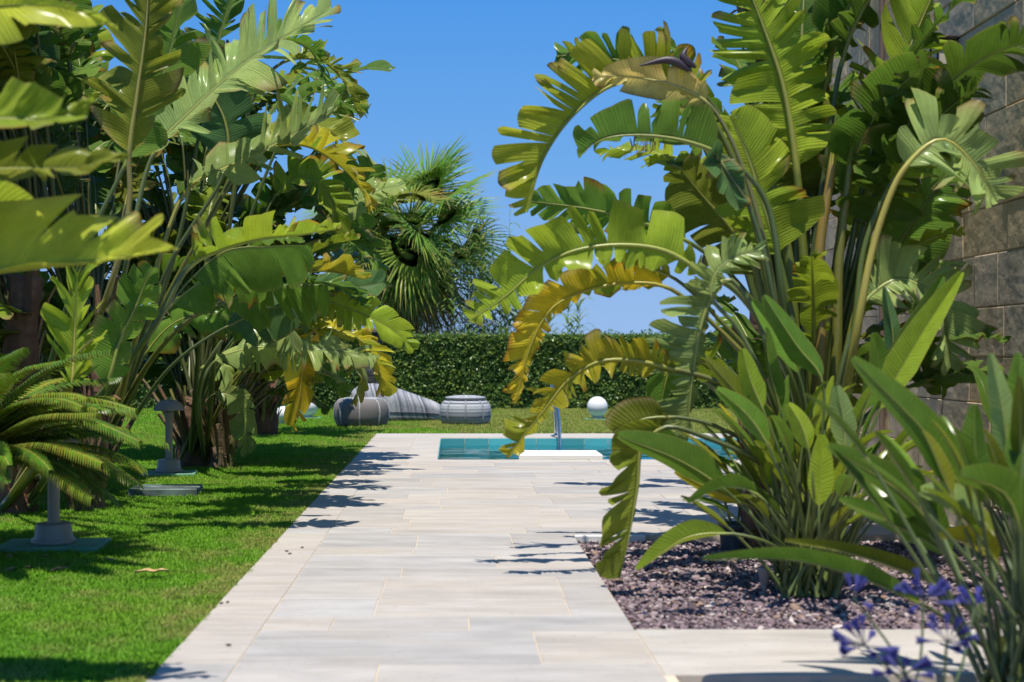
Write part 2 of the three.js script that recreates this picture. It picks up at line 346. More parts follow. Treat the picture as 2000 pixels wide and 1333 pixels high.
{ // chrome handrail: one bent tube from the deck over into the water
  const o = thing('pool_handrail', 'curved chrome handrail rising at the far rim of the pool', 'handrail', P(1083, 852, 18.7).setY(0));
  const chrome = std({ color: lin(.62, .64, .67), metalness: 1, roughness: .16 });
  const c = new THREE.CatmullRomCurve3([V3(.03, 0, -.08), V3(.015, .3, -.07), V3(-.02, .58, -.03), V3(-.055, .70, .12), V3(-.05, .68, .30), V3(-.015, .50, .42), V3(.02, .25, .48), V3(.035, -.25, .53)]);
  const b = new MB(); tube(b, c.getPoints(48), () => .026, 12); obj('rail', b.geo(), chrome, o);
  for (const [x, z] of [[.03, -.08]]) { const f = obj('flange', new THREE.CylinderGeometry(.042, .045, .014, 20), chrome, o); f.position.set(x, .0085, z); }
}

// ---------------------------------------------------------------- building wall on the right
{
  const end = 14.5, start = 6.3, H = 5.25;
  const wall = thing('building_wall', 'tall shaded wall of large tan limestone blocks at the right edge', 'wall', V3(WALL_X, 0, -end));
  const blockTex = (s, a, b) => tex(512, 512, (u, v) => { const n = fbm(u * 6, v * 6, 6, 6, 6, s), p = Math.max(0, fbm(u * 30, v * 30, 30, 30, 3, s + 4) - .6) * 1.6, y = Math.max(0, fbm(u * 3, v * 3, 3, 3, 4, s + 8) - .52) * 2.4; return mix3(mix3(mix3(a, b, n), [.46, .36, .20], y), [.14, .11, .08], p); }, true, [.9, .9]);
  const bumpT = tex(512, 512, (u, v) => fbm(u * 12, v * 12, 12, 12, 6, 55), false, [.9, .9]);
  const maps = [blockTex(11, [.54, .41, .25], [.76, .61, .41]), blockTex(23, [.48, .375, .25], [.70, .57, .41]), blockTex(37, [.58, .42, .22], [.78, .60, .36])];
  const mats = [[0, 1], [0, .9], [1, 1], [1, .92], [2, 1], [2, .93]].map(([i, k]) => std({ map: maps[i], color: lin(k, k, k), roughness: .95, bumpMap: bumpT, bumpScale: .007 }));
  const core = obj('core', new THREE.BoxGeometry(.34, H - .01, end - start - .06), std({ color: lin(.56, .44, .29), roughness: 1, bumpMap: noiseTex, bumpScale: .004 }), wall); core.position.set(.155, H / 2 - .01, (end - start) / 2);
  const R = rng(8); let y = -.1, row = 0;
  while (y < H - .05) {
    const h = R.pick([.30, .34, .32, .27]);
    let z = start - (row % 2 ? .32 : 0);
    while (z < end - .02) {
      let w = R.r(.36, .72); let b = Math.min(end, z + w); if (end - b < .25) b = end;
      const a = Math.max(start, z), hh = h - .008, ww = b - a - .008;
      if (ww > .05) {
        const m = obj('block', chamferBox(ww, .06, hh, R.r(.003, .007), R() * 5, R() * 5), R.pick(mats), wall);
        m.rotation.set(0, Math.PI / 2, 0); m.rotation.order = 'YXZ'; m.rotation.set(-Math.PI / 2, 0, 0);
        m.quaternion.setFromRotationMatrix(new THREE.Matrix4().makeBasis(V3(0, 0, 1), V3(-1, 0, 0), V3(0, -1, 0)));
        m.position.set(.03 + R.r(-.005, .005), y + h / 2, end - (a + b) / 2);
      }
      z = b;
    }
    y += h; row++;
  }
  const endCap = obj('end_face', new THREE.BoxGeometry(.38, H - .02, .02), mats[2], wall); endCap.position.set(.17, H / 2 - .012, .012);
}
{ // wall lamp
  const at = P(1872, 104, WALL_X * F / (1872 - VX)).setX(WALL_X - .006);
  const o = thing('wall_lamp', 'bronze box lamp with pale glass fixed high on the stone wall', 'lamp', at);
  const bronze = std({ color: lin(.045, .032, .022), roughness: .45, metalness: .6 });
  const g = (n, w, h, d, x, y, z, m) => { const q = obj(n, chamferBox(w, h, d, .004), m, o); q.position.set(x, y, z); };
  g('back_plate', .02, .22, .15, -.008, -.11, 0, bronze); g('cap', .15, .02, .15, -.093, .085, 0, bronze); g('base', .15, .018, .15, -.093, -.105, 0, bronze);
  g('glass_shade', .10, .165, .10, -.09, -.084, 0, std({ color: lin(.62, .55, .45), roughness: .35 }));
  for (const s of [-1, 1]) g('frame_bar', .012, .172, .012, -.158, -.087, s * .066, bronze);
}
{ // rain pipe at the far part of the wall
  const o = thing('wall_pipe', 'thin brown pipe running down the shaded stone wall', 'pipe', V3(WALL_X - .055, 0, -10.55));
  const b = new MB(); tube(b, [V3(0, -.1, 0), V3(0, 1.5, 0), V3(0, 5.2, 0)], () => .022, 10);
  const m = std({ color: lin(.17, .12, .09), roughness: .5 }); obj('pipe', b.geo(), m, o);
  for (const y of [.8, 2.3, 3.8]) { const c = obj('bracket', new THREE.BoxGeometry(.06, .025, .06), m, o); c.position.set(.012, y, 0); }
}

// ---------------------------------------------------------------- leaves
const TONES = {
  green: [.090, .180, .022], lime: [.200, .290, .022], yellow: [.50, .39, .020], grey: [.21, .30, .095], olive: [.150, .190, .020], blue: [.065, .145, .050], gold: [.34, .32, .020],
};
const BROWN = [.17, .085, .030], STRAW = [.50, .38, .17], ORANGE = [.50, .17, .02];
function sampleCurve(pts, n) {
  const c = new THREE.CatmullRomCurve3(pts, false, 'centripetal'), out = [];
  for (let i = 0; i <= n; i++) out.push(c.getPoint(i / n));
  return out;
}
// A leaf: a stalk that runs on as the midrib, and a blade torn along its side veins.
//   pts: points of the stalk and midrib; from: number of the point where the blade begins; w: half width; side(T, s): direction of the blade's right half
//   fold: angles by which the right and left halves lift; tear: 0 whole to 1 shredded; droop: how far the pieces hang; burn: share of scorched edges
function makeLeaf(plant, pts, from, o, R) {
  const base = plant.position, N = 160, raw = sampleCurve(pts, N), acc = [0];
  for (let i = 1; i <= N; i++) acc.push(acc[i - 1] + raw[i].distanceTo(raw[i - 1]));
  const total = acc[N], start = acc[Math.round(from / (pts.length - 1) * N)], L = total - start;
  const at = (d) => { let lo = 0, hi = N; while (hi - lo > 1) { const m = (lo + hi) >> 1; if (acc[m] <= d) lo = m; else hi = m; } const k = (d - acc[lo]) / Math.max(1e-9, acc[hi] - acc[lo]); return raw[lo].clone().lerp(raw[hi], Math.min(1, Math.max(0, k))); };
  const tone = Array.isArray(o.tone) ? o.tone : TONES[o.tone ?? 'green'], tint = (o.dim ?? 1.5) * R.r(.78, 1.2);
  const rows = Math.max(14, Math.round(L / .0155)), w = o.w;
  const prof = (s) => s < .0 ? 0 : Math.min(1, Math.pow(s / (o.baseLen ?? .16), .55)) * (s < .5 ? 1 : Math.pow(Math.max(0, 1 - Math.pow((s - .5) / .5, 2.2)), o.tip ?? .5)) * (o.taper ? 1 - .35 * s : 1);
  const fr = [];
  for (let i = 0; i <= rows; i++) {
    const s = i / rows, d = start + s * L, C = at(d), T = at(Math.min(total, d + .03)).sub(at(Math.max(0, d - .03))).normalize();
    const B = o.side(T, s); B.sub(T.clone().multiplyScalar(B.dot(T))).normalize();
    fr.push({ s, C, T, B, N: T.clone().cross(B).normalize() });
  }
  if (fr.reduce((a, f) => a + f.N.y, 0) < 0 && !o.keep) for (const f of fr) f.N.negate();
  const cols = [0, .07, .22, .40, .58, .75, .89, 1], mb = new MB();
  const spine = fr.map((f) => { const c = mix3(tone, [.42, .42, .10], .3); return mb.v(f.C.clone().sub(base), f.s * L * 4, 0, c.map((x) => x * tint)); });
  const tear = o.tear ?? .5, droop = o.droop ?? .3, burn = o.burn ?? .2;
  for (const [sd, fold] of [[1, o.fold[0]], [-1, o.fold[1]]]) {
    if (fold === null) continue;
    const vb = R() * 7;
    let r0 = 0, prev = spine.map((v) => v);      // column .07 is shared along the whole blade
    const shared = fr.map((f, i) => null), hk = o.half ? o.half[sd > 0 ? 0 : 1] : 1;
    let lastRow = null;
    while (r0 < rows) {
      const mean = tear > .02 ? (.18 - .155 * tear) * (R() < .18 ? 2.4 : R.r(.35, 1.2)) : 99;
      let n = Math.max(2, Math.round(mean / (L / rows))); let r1 = Math.min(rows, r0 + n); if (rows - r1 < 2) r1 = rows;
      const torn = tear > .02, sc = (r0 + r1) / 2, hang = torn ? droop * R.r(.3, 1.5) : droop, twist = torn ? R.r(-.55, .55) * (.3 + tear) : 0, feather = tear > .74, gap = torn ? (o.gap ? R.r(o.gap * .5, o.gap * 1.4) : feather ? R.r(.22, .6) : R.r(.05, .34)) : 0, keep = torn && lastRow ? R.pick(feather ? [.07, .07, .07, .22, .40] : [.07, .07, .22, .22, .40, .58]) : 0, slant = torn ? R.r(-.16, .16) : 0, lenK = torn ? R.r(.78, 1.06) * (R() < .16 * tear ? R.r(.35, .75) : 1) : 1, jit = torn ? R.r(-.42, .42) * tear * (o.jit ?? (feather ? 1 : .6)) : 0, roll = torn ? R.r(-.75, .75) * tear : 0, ck = R.r(.86, 1.14), burnt = R() < burn, hue = R();
      const sick = R() < .45 ? R.r(.35, .95) : R.r(0, .3), pleat = R.r(-.45, .45) + (R() < .5 ? .25 : -.25);
      const curl = torn ? R.r(-.9, .35) : R.r(-.15, .05);
      const grid = [];
      for (let i = r0; i <= r1; i++) {
        const f = fr[i], pr = prof(f.s), e = r1 > r0 ? ((i - r0) / (r1 - r0)) * 2 - 1 : 0, W = w * hk * pr * lenK * (torn ? 1 - .05 * e * e + slant * e : 1), row = [spine[i]];
        const sw = (o.sweep ?? .28) + .55 * f.s * f.s;
        let p = f.C.clone();
        for (let j = 1; j < cols.length; j++) {
          if (j === 1 && shared[i] !== null) { row.push(shared[i]); p = V3(mb.p[shared[i] * 3], mb.p[shared[i] * 3 + 1], mb.p[shared[i] * 3 + 2]).add(base); continue; }
          if (i === r0 && lastRow && j > 1 && cols[j] <= keep) { row.push(lastRow[j]); p = V3(mb.p[lastRow[j] * 3], mb.p[lastRow[j] * 3 + 1], mb.p[lastRow[j] * 3 + 2]).add(base); continue; }
          const v = cols[j], dv = v - cols[j - 1], free = Math.max(0, v - .07);
          const D = f.B.clone().multiplyScalar(sd * Math.cos(sw)).addScaledVector(f.T, Math.sin(sw) + twist * free);
          const ang = fold + (j > 1 ? jit * Math.min(1, free * 4) + roll * free * 1.2 + e * roll * .5 * free + curl * free * free : 0);
          const d = D.multiplyScalar(Math.cos(ang)).addScaledVector(f.N, Math.sin(ang)).normalize();
          d.y -= hang * free * 1.1; d.normalize();
          p = p.clone().addScaledVector(d, W * dv);
          let q = p.clone();
          if (torn && j > 1) q.addScaledVector(f.N, pleat * (Math.abs(e) - .5) * Math.min(.09, (r1 - r0) * (L / rows)) * Math.min(1, free * 3));
          if (j > 1) q.addScaledVector(f.T, -e * (r1 - r0) * (L / rows) * .5 * gap * free);
          let c = mix3(mix3(tone, [.13, .22, .02], tone[0] > .3 && tone[2] < .03 ? sick : 0), [tone[0] * 1.6, tone[1] * 1.25, tone[2]], hue * .5).map((x) => x * ck * tint);
          if (burnt && v > .7) { const t = Math.min(1, (v - .7) / .3 * (.6 + .9 * R())); c = mix3(c, v > .95 ? BROWN : hue < .35 ? ORANGE : STRAW, t * .85); }
          else if (v === 1) c = mix3(c, [.40, .33, .08], .35);
          const id = mb.v(q.sub(base), f.s * L * 4 + vb, v * w * 4, c);
          row.push(id); if (j === 1) shared[i] = id;
        }
        grid.push(row);
      }
      for (let i = 0; i + 1 < grid.length; i++) for (let j = 0; j + 1 < cols.length; j++) sd > 0 ? mb.quad(grid[i][j], grid[i][j + 1], grid[i + 1][j + 1], grid[i + 1][j]) : mb.quad(grid[i][j], grid[i + 1][j], grid[i + 1][j + 1], grid[i][j + 1]);
      lastRow = grid.at(-1); r0 = r1;
    }
  }
  const leaf = obj('leaf', mb.geo(), o.mat ?? LEAF, plant);
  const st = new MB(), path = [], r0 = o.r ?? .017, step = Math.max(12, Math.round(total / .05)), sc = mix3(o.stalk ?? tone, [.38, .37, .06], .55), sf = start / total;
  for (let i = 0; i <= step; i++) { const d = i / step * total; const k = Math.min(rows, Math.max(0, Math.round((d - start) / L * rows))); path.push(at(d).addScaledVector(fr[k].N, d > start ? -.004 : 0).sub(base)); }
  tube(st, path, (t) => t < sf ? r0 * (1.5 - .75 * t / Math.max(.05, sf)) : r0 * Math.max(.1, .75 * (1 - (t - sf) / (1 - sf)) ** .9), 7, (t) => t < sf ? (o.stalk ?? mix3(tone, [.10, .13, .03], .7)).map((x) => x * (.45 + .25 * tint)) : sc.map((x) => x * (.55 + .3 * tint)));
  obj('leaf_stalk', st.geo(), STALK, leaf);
  return leaf;
}
const viewSide = (a0, a1 = a0) => (T, s) => {      // the roll of the blade about its midrib: 0 faces the path's near end, a quarter turn shows its edge
  const V = V3(0, 0, 1), B0 = T.clone().cross(V); if (B0.lengthSq() < 1e-4) B0.set(1, 0, 0); B0.normalize();
  const V2 = V.sub(T.clone().multiplyScalar(V.dot(T))).normalize(), a = a0 + (a1 - a0) * s;
  return B0.multiplyScalar(Math.cos(a)).addScaledVector(V2, Math.sin(a));
};
const px = (list, Z) => list.map(([x, y, z]) => P(x, y, z ?? Z));
let leafSeed = 1000;
function hero(plant, pts, from, o) {
  const Z = o.Z, R = rng(o.seed ?? leafSeed++), path = px(pts, Z); path[0].set(plant.position.x + R.r(-.14, .14), .04, plant.position.z + R.r(-.12, .12)); const zm = -path[Math.min(path.length - 1, from + 1)].z;
  return makeLeaf(plant, path, from, { ...o, w: o.w * zm / F, side: o.side ?? viewSide((o.roll ?? 0), (o.roll2 ?? o.roll ?? 0)) }, R);
}
// a leaf that grows out of the plant's heart: azimuth, lean from the vertical, lengths of stalk and blade, bend of the blade
function grown(plant, from, az, lean, stalk, blade, bend, o, R) {
  const h = V3(Math.sin(az), 0, Math.cos(az)), dir = (a) => h.clone().multiplyScalar(Math.sin(a)).setY(Math.cos(a));
  const pts = [from.clone()]; let p = from.clone(), a = lean * .75;
  for (let k = 0; k < 3; k++) { p = p.clone().addScaledVector(dir(a), stalk / 3); pts.push(p); a += lean * .12; }
  for (let k = 0; k < 5; k++) { a += bend / 5 * (.6 + .16 * k); p = p.clone().addScaledVector(dir(a), blade / 5); pts.push(p); }
  const sideV = V3(Math.cos(az), 0, -Math.sin(az)), roll = o.rollG ?? 0;
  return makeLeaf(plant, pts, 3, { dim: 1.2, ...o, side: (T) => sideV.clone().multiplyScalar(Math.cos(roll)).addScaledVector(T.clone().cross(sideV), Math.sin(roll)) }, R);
}
function trunk(plant, from, to, r0, r1, seed, tone = [.16, .09, .05]) {   // fibrous stem wrapped in old leaf bases
  const R = rng(seed), b = new MB(), pts = []; const n = 9;
  for (let i = 0; i <= n; i++) pts.push(from.clone().lerp(to, i / n).add(V3(R.r(-.02, .02), 0, R.r(-.02, .02))).sub(plant.position));
  tube(b, pts, (t) => (r0 + (r1 - r0) * t) * (1 + .08 * Math.sin(t * 40)), 12, (t, a) => { const k = .7 + .6 * hash(Math.floor(a * 3), Math.floor(t * 12), seed); return tone.map((x) => x * k); });
  const tr = obj('trunk', b.geo(), FIBRE, plant);
  const H = to.distanceTo(from), m = Math.round(9 + H * 9);
  for (let k = 0; k < m; k++) {      // dry sheaths and cut stubs standing off the stem
    const t = R(), a = R() * 6.283, c = from.clone().lerp(to, t), h = V3(Math.cos(a), 0, Math.sin(a)), rr = r0 + (r1 - r0) * t, len = R.r(.18, .5), w = R.r(.02, .045), g = new MB(), out = R.r(.05, .5);
    const tw = V3(-h.z, 0, h.x), col = R() < .3 ? [.30, .20, .11] : R() < .5 ? [.20, .11, .06] : [.11, .065, .04]; let pr = null;
    for (let i = 0; i <= 4; i++) {
      const s = i / 4, p = c.clone().addScaledVector(h, rr * .92 + out * len * s * s).add(V3(0, len * s - (out > .38 ? len * s * s * .8 : 0), 0)).sub(plant.position), ww = w * (1 - .55 * s);
      const id = [g.v(p.clone().addScaledVector(tw, ww), 0, s, col), g.v(p.clone().addScaledVector(h, .014), .5, s, col.map((x) => x * 1.25)), g.v(p.clone().addScaledVector(tw, -ww), 1, s, col)];
      if (pr) { g.quad(pr[0], pr[1], id[1], id[0]); g.quad(pr[1], pr[2], id[2], id[1]); } pr = id;
    }
    obj('dry_sheath', g.geo(), FIBRE, tr);
  }
  return tr;
}
const Pi = Math.PI;
function baseFan(plant, c, n, h, spread, seed) {      // old leaf stalks standing in a sheaf round the foot of a plant
  const R = rng(seed);
  for (let k = 0; k < n; k++) {
    const a = R() * 6.283, d = V3(Math.cos(a), 0, Math.sin(a)), lean = R.r(.05, spread), len = h * R.r(.5, 1.15), r = R.r(.018, .036), b = new MB(), pts = [];
    for (let i = 0; i <= 6; i++) { const t = i / 6; pts.push(c.clone().addScaledVector(d, .05 + len * lean * t * (.6 + .5 * t)).add(V3(0, len * t - .03, 0)).sub(plant.position)); }
    const col = R.pick([[.17, .10, .05], [.10, .06, .035], [.24, .16, .08], [.15, .16, .04], [.20, .19, .05], [.30, .22, .12]]), q = R.r(.7, 1.2);
    tube(b, pts, (t) => r * (1.25 - .7 * t), 7, (t) => col.map((x) => x * q * (.85 + .3 * hash(k, Math.floor(t * 7), seed))));
    obj('old_stalk', b.geo(), FIBRE, plant);
  }
}

// ---------------------------------------------------------------- giant bird of paradise plants, left row
const GL = 'giant bird of paradise plants on the left lawn';
const plant = (label, x, Z, group) => thing('bird_of_paradise_plant', label, 'plant', V3(x, -.02, -Z), group);
const A = plant('nearest giant bird of paradise, blurred broad leaves reaching in at the left edge', -2.5, 4.7, GL);
const B = plant('tall giant bird of paradise with brown trunk behind the cycad', -3.25, 9.9, GL);
const C = plant('giant bird of paradise with long leaning stalks left of the mushroom lamp', -3.1, 11.2, GL);
const D = plant('giant bird of paradise with dry bases right behind the mushroom lamp', -2.72, 13.9, GL);
const E = plant('small giant bird of paradise with a fibrous base, farthest along the lawn', -2.75, 19.0, GL);
trunk(A, V3(-2.5, -.03, -4.7), V3(-2.45, 1.1, -4.7), .13, .10, 1);
trunk(B, V3(-3.25, -.03, -9.9), V3(-3.2, 1.75, -9.9), .15, .12, 2, [.20, .10, .055]);
trunk(B, V3(-2.75, -.03, -10.1), V3(-2.66, 1.35, -10.1), .10, .08, 3, [.22, .11, .07]);
trunk(C, V3(-3.1, -.03, -11.2), V3(-3.0, 1.1, -11.2), .16, .13, 4);
trunk(D, V3(-2.72, -.03, -13.9), V3(-2.66, .72, -13.9), .20, .15, 5);
trunk(D, V3(-2.42, -.03, -13.75), V3(-2.30, .6, -13.75), .13, .11, 6, [.22, .14, .08]);
trunk(E, V3(-2.75, -.03, -19.0), V3(-2.7, .75, -19.0), .24, .19, 7, [.15, .07, .04]);

baseFan(D, V3(-2.7, 0, -13.85), 34, .85, .55, 61); baseFan(D, V3(-2.36, 0, -13.7), 22, .75, .5, 62); baseFan(E, V3(-2.73, 0, -18.9), 36, .9, .5, 63);
baseFan(C, V3(-3.0, 0, -11.1), 26, .9, .5, 64); baseFan(B, V3(-2.8, 0, -10.0), 24, .8, .5, 65);
const J = plant('giant bird of paradise thicket filling the back of the left row', -4.3, 13.2, GL);
trunk(J, V3(-4.3, -.03, -13.2), V3(-4.3, 1.9, -13.2), .16, .12, 8);
// blurred foreground leaves
hero(A, [[-330, 560], [-260, 120], [-140, 40], [0, 12], [120, 14], [228, 50]], 1, { Z: 4.5, w: 95, roll: .25, fold: [.2, .6], half: [1, .3], tear: .2, gap: .1, jit: .4, tip: .9, tone: [.34, .42, .04], droop: .05, r: .02, sweep: .45 });
hero(A, [[-330, 640], [-250, 330], [-120, 250], [0, 232], [100, 232], [186, 196]], 1, { Z: 4.4, w: 92, roll: .4, fold: [.55, .1], half: [.9, 1], tear: .05, gap: .1, tip: .9, tone: 'lime', droop: .1, r: .02, sweep: .4 });
hero(A, [[-330, 700], [-260, 400], [-110, 340], [20, 330], [150, 325], [252, 306]], 1, { Z: 4.55, w: 85, roll: .3, fold: [.7, .1], half: [.8, 1], tear: .06, tip: .8, tone: 'olive', droop: .1, r: .018, sweep: .5 });
hero(A, [[-330, 800], [-260, 590], [-120, 545], [20, 526], [190, 510], [348, 486]], 1, { Z: 4.5, w: 190, roll: .3, fold: [1.2, .05], half: [.2, 1], tear: .12, gap: .12, jit: .5, seed: 5, tip: .95, tone: [.36, .44, .04], droop: .05, r: .022, sweep: .55 });
hero(A, [[-300, 700], [-230, 480], [-140, 410], [-30, 400], [60, 420]], 1, { Z: 4.7, w: 70, roll: .5, fold: [.4, .2], tear: 0, tone: 'lime', droop: .1, r: .018 });

// upright and arching leaves
hero(B, [[150, 760], [215, 560], [252, 400], [252, 300], [268, 180], [284, 60], [292, -70]], 3, { Z: 8.3, w: 112, roll: -.35, fold: [.32, .32], tear: .7, tone: 'olive', droop: .06, burn: .45, r: .022, sweep: .55, stalk: [.30, .25, .05] });
hero(B, [[90, 740], [170, 480], [240, 330], [310, 170], [345, 40], [350, -70]], 2, { Z: 8.9, w: 100, roll: .6, fold: [.3, .3], tear: .5, tone: 'green', droop: .1, r: .02 });
hero(C, [[215, 790], [250, 500], [300, 300], [375, 215], [470, 130], [560, 70], [648, 16]], 2, { Z: 9.6, w: 128, roll: .45, fold: [.55, .0], tear: .58, tone: 'grey', droop: .05, burn: .3, r: .022, sweep: .35 });
hero(C, [[230, 800], [300, 540], [370, 365], [440, 328], [560, 270], [657, 210]], 2, { Z: 10.0, w: 112, roll: .6, fold: [.55, .1], tear: .68, tone: 'grey', droop: .05, burn: .2, r: .02, sweep: .3, stalk: [.42, .40, .08] });
hero(C, [[225, 800], [330, 520], [440, 330], [440, 240], [395, 160], [330, 90]], 2, { Z: 10.4, w: 105, roll: .2, fold: [.25, .1], tear: .45, tone: 'blue', droop: .1, burn: .3, r: .02 });
hero(C, [[250, 800], [340, 500], [400, 200], [432, 60], [470, -60]], 2, { Z: 10.6, w: 85, roll: .3, fold: [.5, .4], tear: .75, tone: 'green', droop: .05, burn: .6, r: .018 });
hero(D, [[370, 860], [400, 560], [440, 260], [470, 120], [530, 78], [600, 92], [640, 172]], 3, { Z: 12.0, w: 52, roll: 1.2, fold: [.7, .6], tear: .8, tone: 'green', droop: .5, burn: .2, r: .02 });
hero(D, [[375, 860], [440, 500], [500, 180], [560, 118], [630, 120], [672, 160], [698, 218]], 3, { Z: 12.2, w: 58, roll: 1.1, fold: [.5, .5], tear: .85, tone: 'olive', droop: .25, burn: .2, r: .02 });
hero(D, [[380, 860], [470, 480], [560, 250], [610, 180], [650, 190], [690, 215]], 2, { Z: 12.6, w: 55, roll: .9, fold: [.4, .5], tear: .7, tone: 'green', droop: .3, r: .018 });
hero(C, [[250, 800], [380, 480], [500, 300], [590, 283], [660, 320], [705, 370], [720, 408]], 2, { Z: 11.0, w: 70, roll: 1.15, fold: [.75, .45], tear: .75, tone: 'gold', droop: .15, burn: .4, r: .02 });
hero(C, [[240, 800], [370, 500], [480, 310], [570, 250], [640, 255], [690, 300]], 2, { Z: 11.4, w: 62, roll: .95, fold: [.6, .3], tear: .7, tone: 'olive', droop: .2, burn: .2, r: .018 });
hero(B, [[205, 830], [300, 640], [370, 520], [430, 488], [510, 466], [590, 458], [655, 448]], 2, { Z: 8.7, w: 98, roll: 1.0, fold: [1.0, .15], tear: .66, tone: 'lime', droop: .08, burn: .15, r: .024, sweep: .2 });
hero(B, [[205, 830], [300, 640], [372, 545], [440, 490], [530, 480], [610, 478]], 2, { Z: 9.2, w: 105, roll: .9, fold: [-.75, null], tear: .2, tone: 'green', droop: .5, r: .01 });
hero(C, [[225, 830], [340, 650], [450, 575], [560, 536], [640, 530], [714, 546]], 2, { Z: 9.9, w: 74, roll: 1.0, fold: [1.05, .25], tear: .6, tone: 'gold', droop: .05, burn: .35, r: .022, sweep: .35 });
hero(C, [[225, 830], [330, 660], [440, 590], [540, 560], [640, 556]], 2, { Z: 10.4, w: 88, roll: .9, fold: [-.7, -.4], tear: .35, tone: 'green', droop: .4, r: .012 });
hero(D, [[385, 870], [450, 680], [560, 575], [680, 603], [760, 640], [810, 684]], 2, { Z: 13.1, w: 46, roll: .35, fold: [.2, .25], tear: .12, tone: 'lime', droop: .1, r: .016, sweep: .35 });
hero(D, [[380, 870], [430, 700], [520, 600], [600, 575], [700, 560], [752, 552]], 2, { Z: 13.3, w: 58, roll: .8, fold: [-.2, .6], tear: .5, tone: 'blue', droop: .35, r: .016 });
hero(D, [[375, 870], [400, 720], [460, 640], [520, 618], [560, 640], [575, 690]], 2, { Z: 12.4, w: 62, roll: 1.2, fold: [-.3, .1], tear: .7, tone: 'grey', droop: .9, burn: .15, r: .018 });
hero(D, [[375, 870], [390, 760], [420, 705], [480, 682], [570, 676], [650, 684], [735, 700]], 2, { Z: 12.6, w: 60, roll: 1.25, fold: [-.4, .35], tear: .72, tone: 'grey', droop: .75, burn: .3, r: .018 });
hero(D, [[385, 870], [470, 730], [560, 650], [610, 640], [590, 710], [586, 770], [572, 836]], 3, { Z: 13.2, w: 40, roll: .3, fold: [.35, .35], tear: .4, tone: 'yellow', droop: .3, burn: .3, r: .015 });
hero(D, [[385, 870], [480, 720], [600, 650], [690, 655], [735, 705], [748, 775]], 2, { Z: 13.6, w: 46, roll: .8, fold: [.55, .3], tear: .6, tone: 'gold', droop: .35, burn: .4, r: .015 });
hero(D, [[385, 870], [470, 740], [540, 670], [590, 640], [648, 612]], 2, { Z: 13.4, w: 42, roll: .8, fold: [.5, .3], tear: .75, tone: 'lime', droop: .2, burn: .6, r: .015 });
hero(D, [[390, 870], [500, 760], [590, 700], [660, 690], [705, 730], [690, 790]], 2, { Z: 14.0, w: 44, roll: .9, fold: [.4, .1], tear: .6, tone: 'olive', droop: .5, burn: .4, r: .015 });
hero(D, [[375, 870], [420, 770], [460, 780], [476, 820], [482, 892]], 1, { Z: 12.9, w: 32, roll: .35, fold: [.3, .2], tear: .55, tone: 'grey', droop: .35, r: .012 });
hero(D, [[375, 870], [380, 800], [390, 720], [440, 715], [455, 770]], 2, { Z: 13.6, w: 44, roll: .9, fold: [-.2, -.2], tear: .55, tone: 'grey', droop: .8, r: .014 });
hero(B, [[130, 860], [138, 760], [143, 700], [147, 610], [151, 535]], 1, { Z: 7.9, w: 96, roll: .1, fold: [.1, .1], tear: .8, gap: .5, tone: 'lime', droop: .0, burn: .1, r: .014, sweep: .75, stalk: [.62, .48, .08] });
hero(B, [[175, 840], [205, 760], [235, 660], [268, 590], [296, 520]], 1, { Z: 8.4, w: 62, roll: -.5, fold: [.5, .2], tear: .06, tone: 'green', droop: .1, r: .018 });
hero(B, [[190, 850], [260, 700], [330, 600], [420, 540], [520, 560]], 2, { Z: 9.4, w: 70, roll: 1.0, fold: [-.6, -.4], tear: .3, tone: 'green', droop: .4, r: .016 });
hero(C, [[240, 850], [330, 720], [440, 640], [540, 600], [610, 600]], 2, { Z: 10.8, w: 70, roll: .6, fold: [-.4, -.2], tear: .3, tone: 'blue', droop: .4, r: .016 });
hero(C, [[240, 850], [285, 690], [350, 625], [430, 615], [490, 645]], 1, { Z: 11.0, w: 60, roll: .6, fold: [-.3, .1], tear: .3, tone: 'green', droop: .4, r: .016 });
hero(D, [[390, 870], [520, 560], [620, 470], [690, 400], [740, 372], [792, 362]], 2, { Z: 14.5, w: 42, roll: .5, fold: [.3, .1], tear: .4, tone: 'grey', droop: .25, r: .016 });
hero(D, [[390, 870], [540, 600], [640, 470], [690, 390], [728, 320]], 2, { Z: 14.8, w: 66, roll: .1, fold: [.2, .2], tear: .3, tone: 'green', droop: .1, r: .016 });
hero(D, [[390, 870], [520, 620], [620, 500], [690, 470], [735, 520], [750, 560]], 2, { Z: 14.2, w: 58, roll: .9, fold: [.5, .2], tear: .6, tone: 'green', droop: .3, burn: .2, r: .016 });
hero(D, [[385, 870], [480, 560], [540, 380], [600, 345], [650, 400], [655, 470]], 2, { Z: 13.8, w: 60, roll: .7, fold: [.4, .4], tear: .3, tone: 'lime', droop: .2, r: .016 });
hero(E, [[520, 830], [560, 720], [600, 640], [650, 600], [700, 610]], 1, { Z: 18.6, w: 36, roll: .8, fold: [.4, .2], tear: .5, tone: 'green', droop: .3, r: .016 });
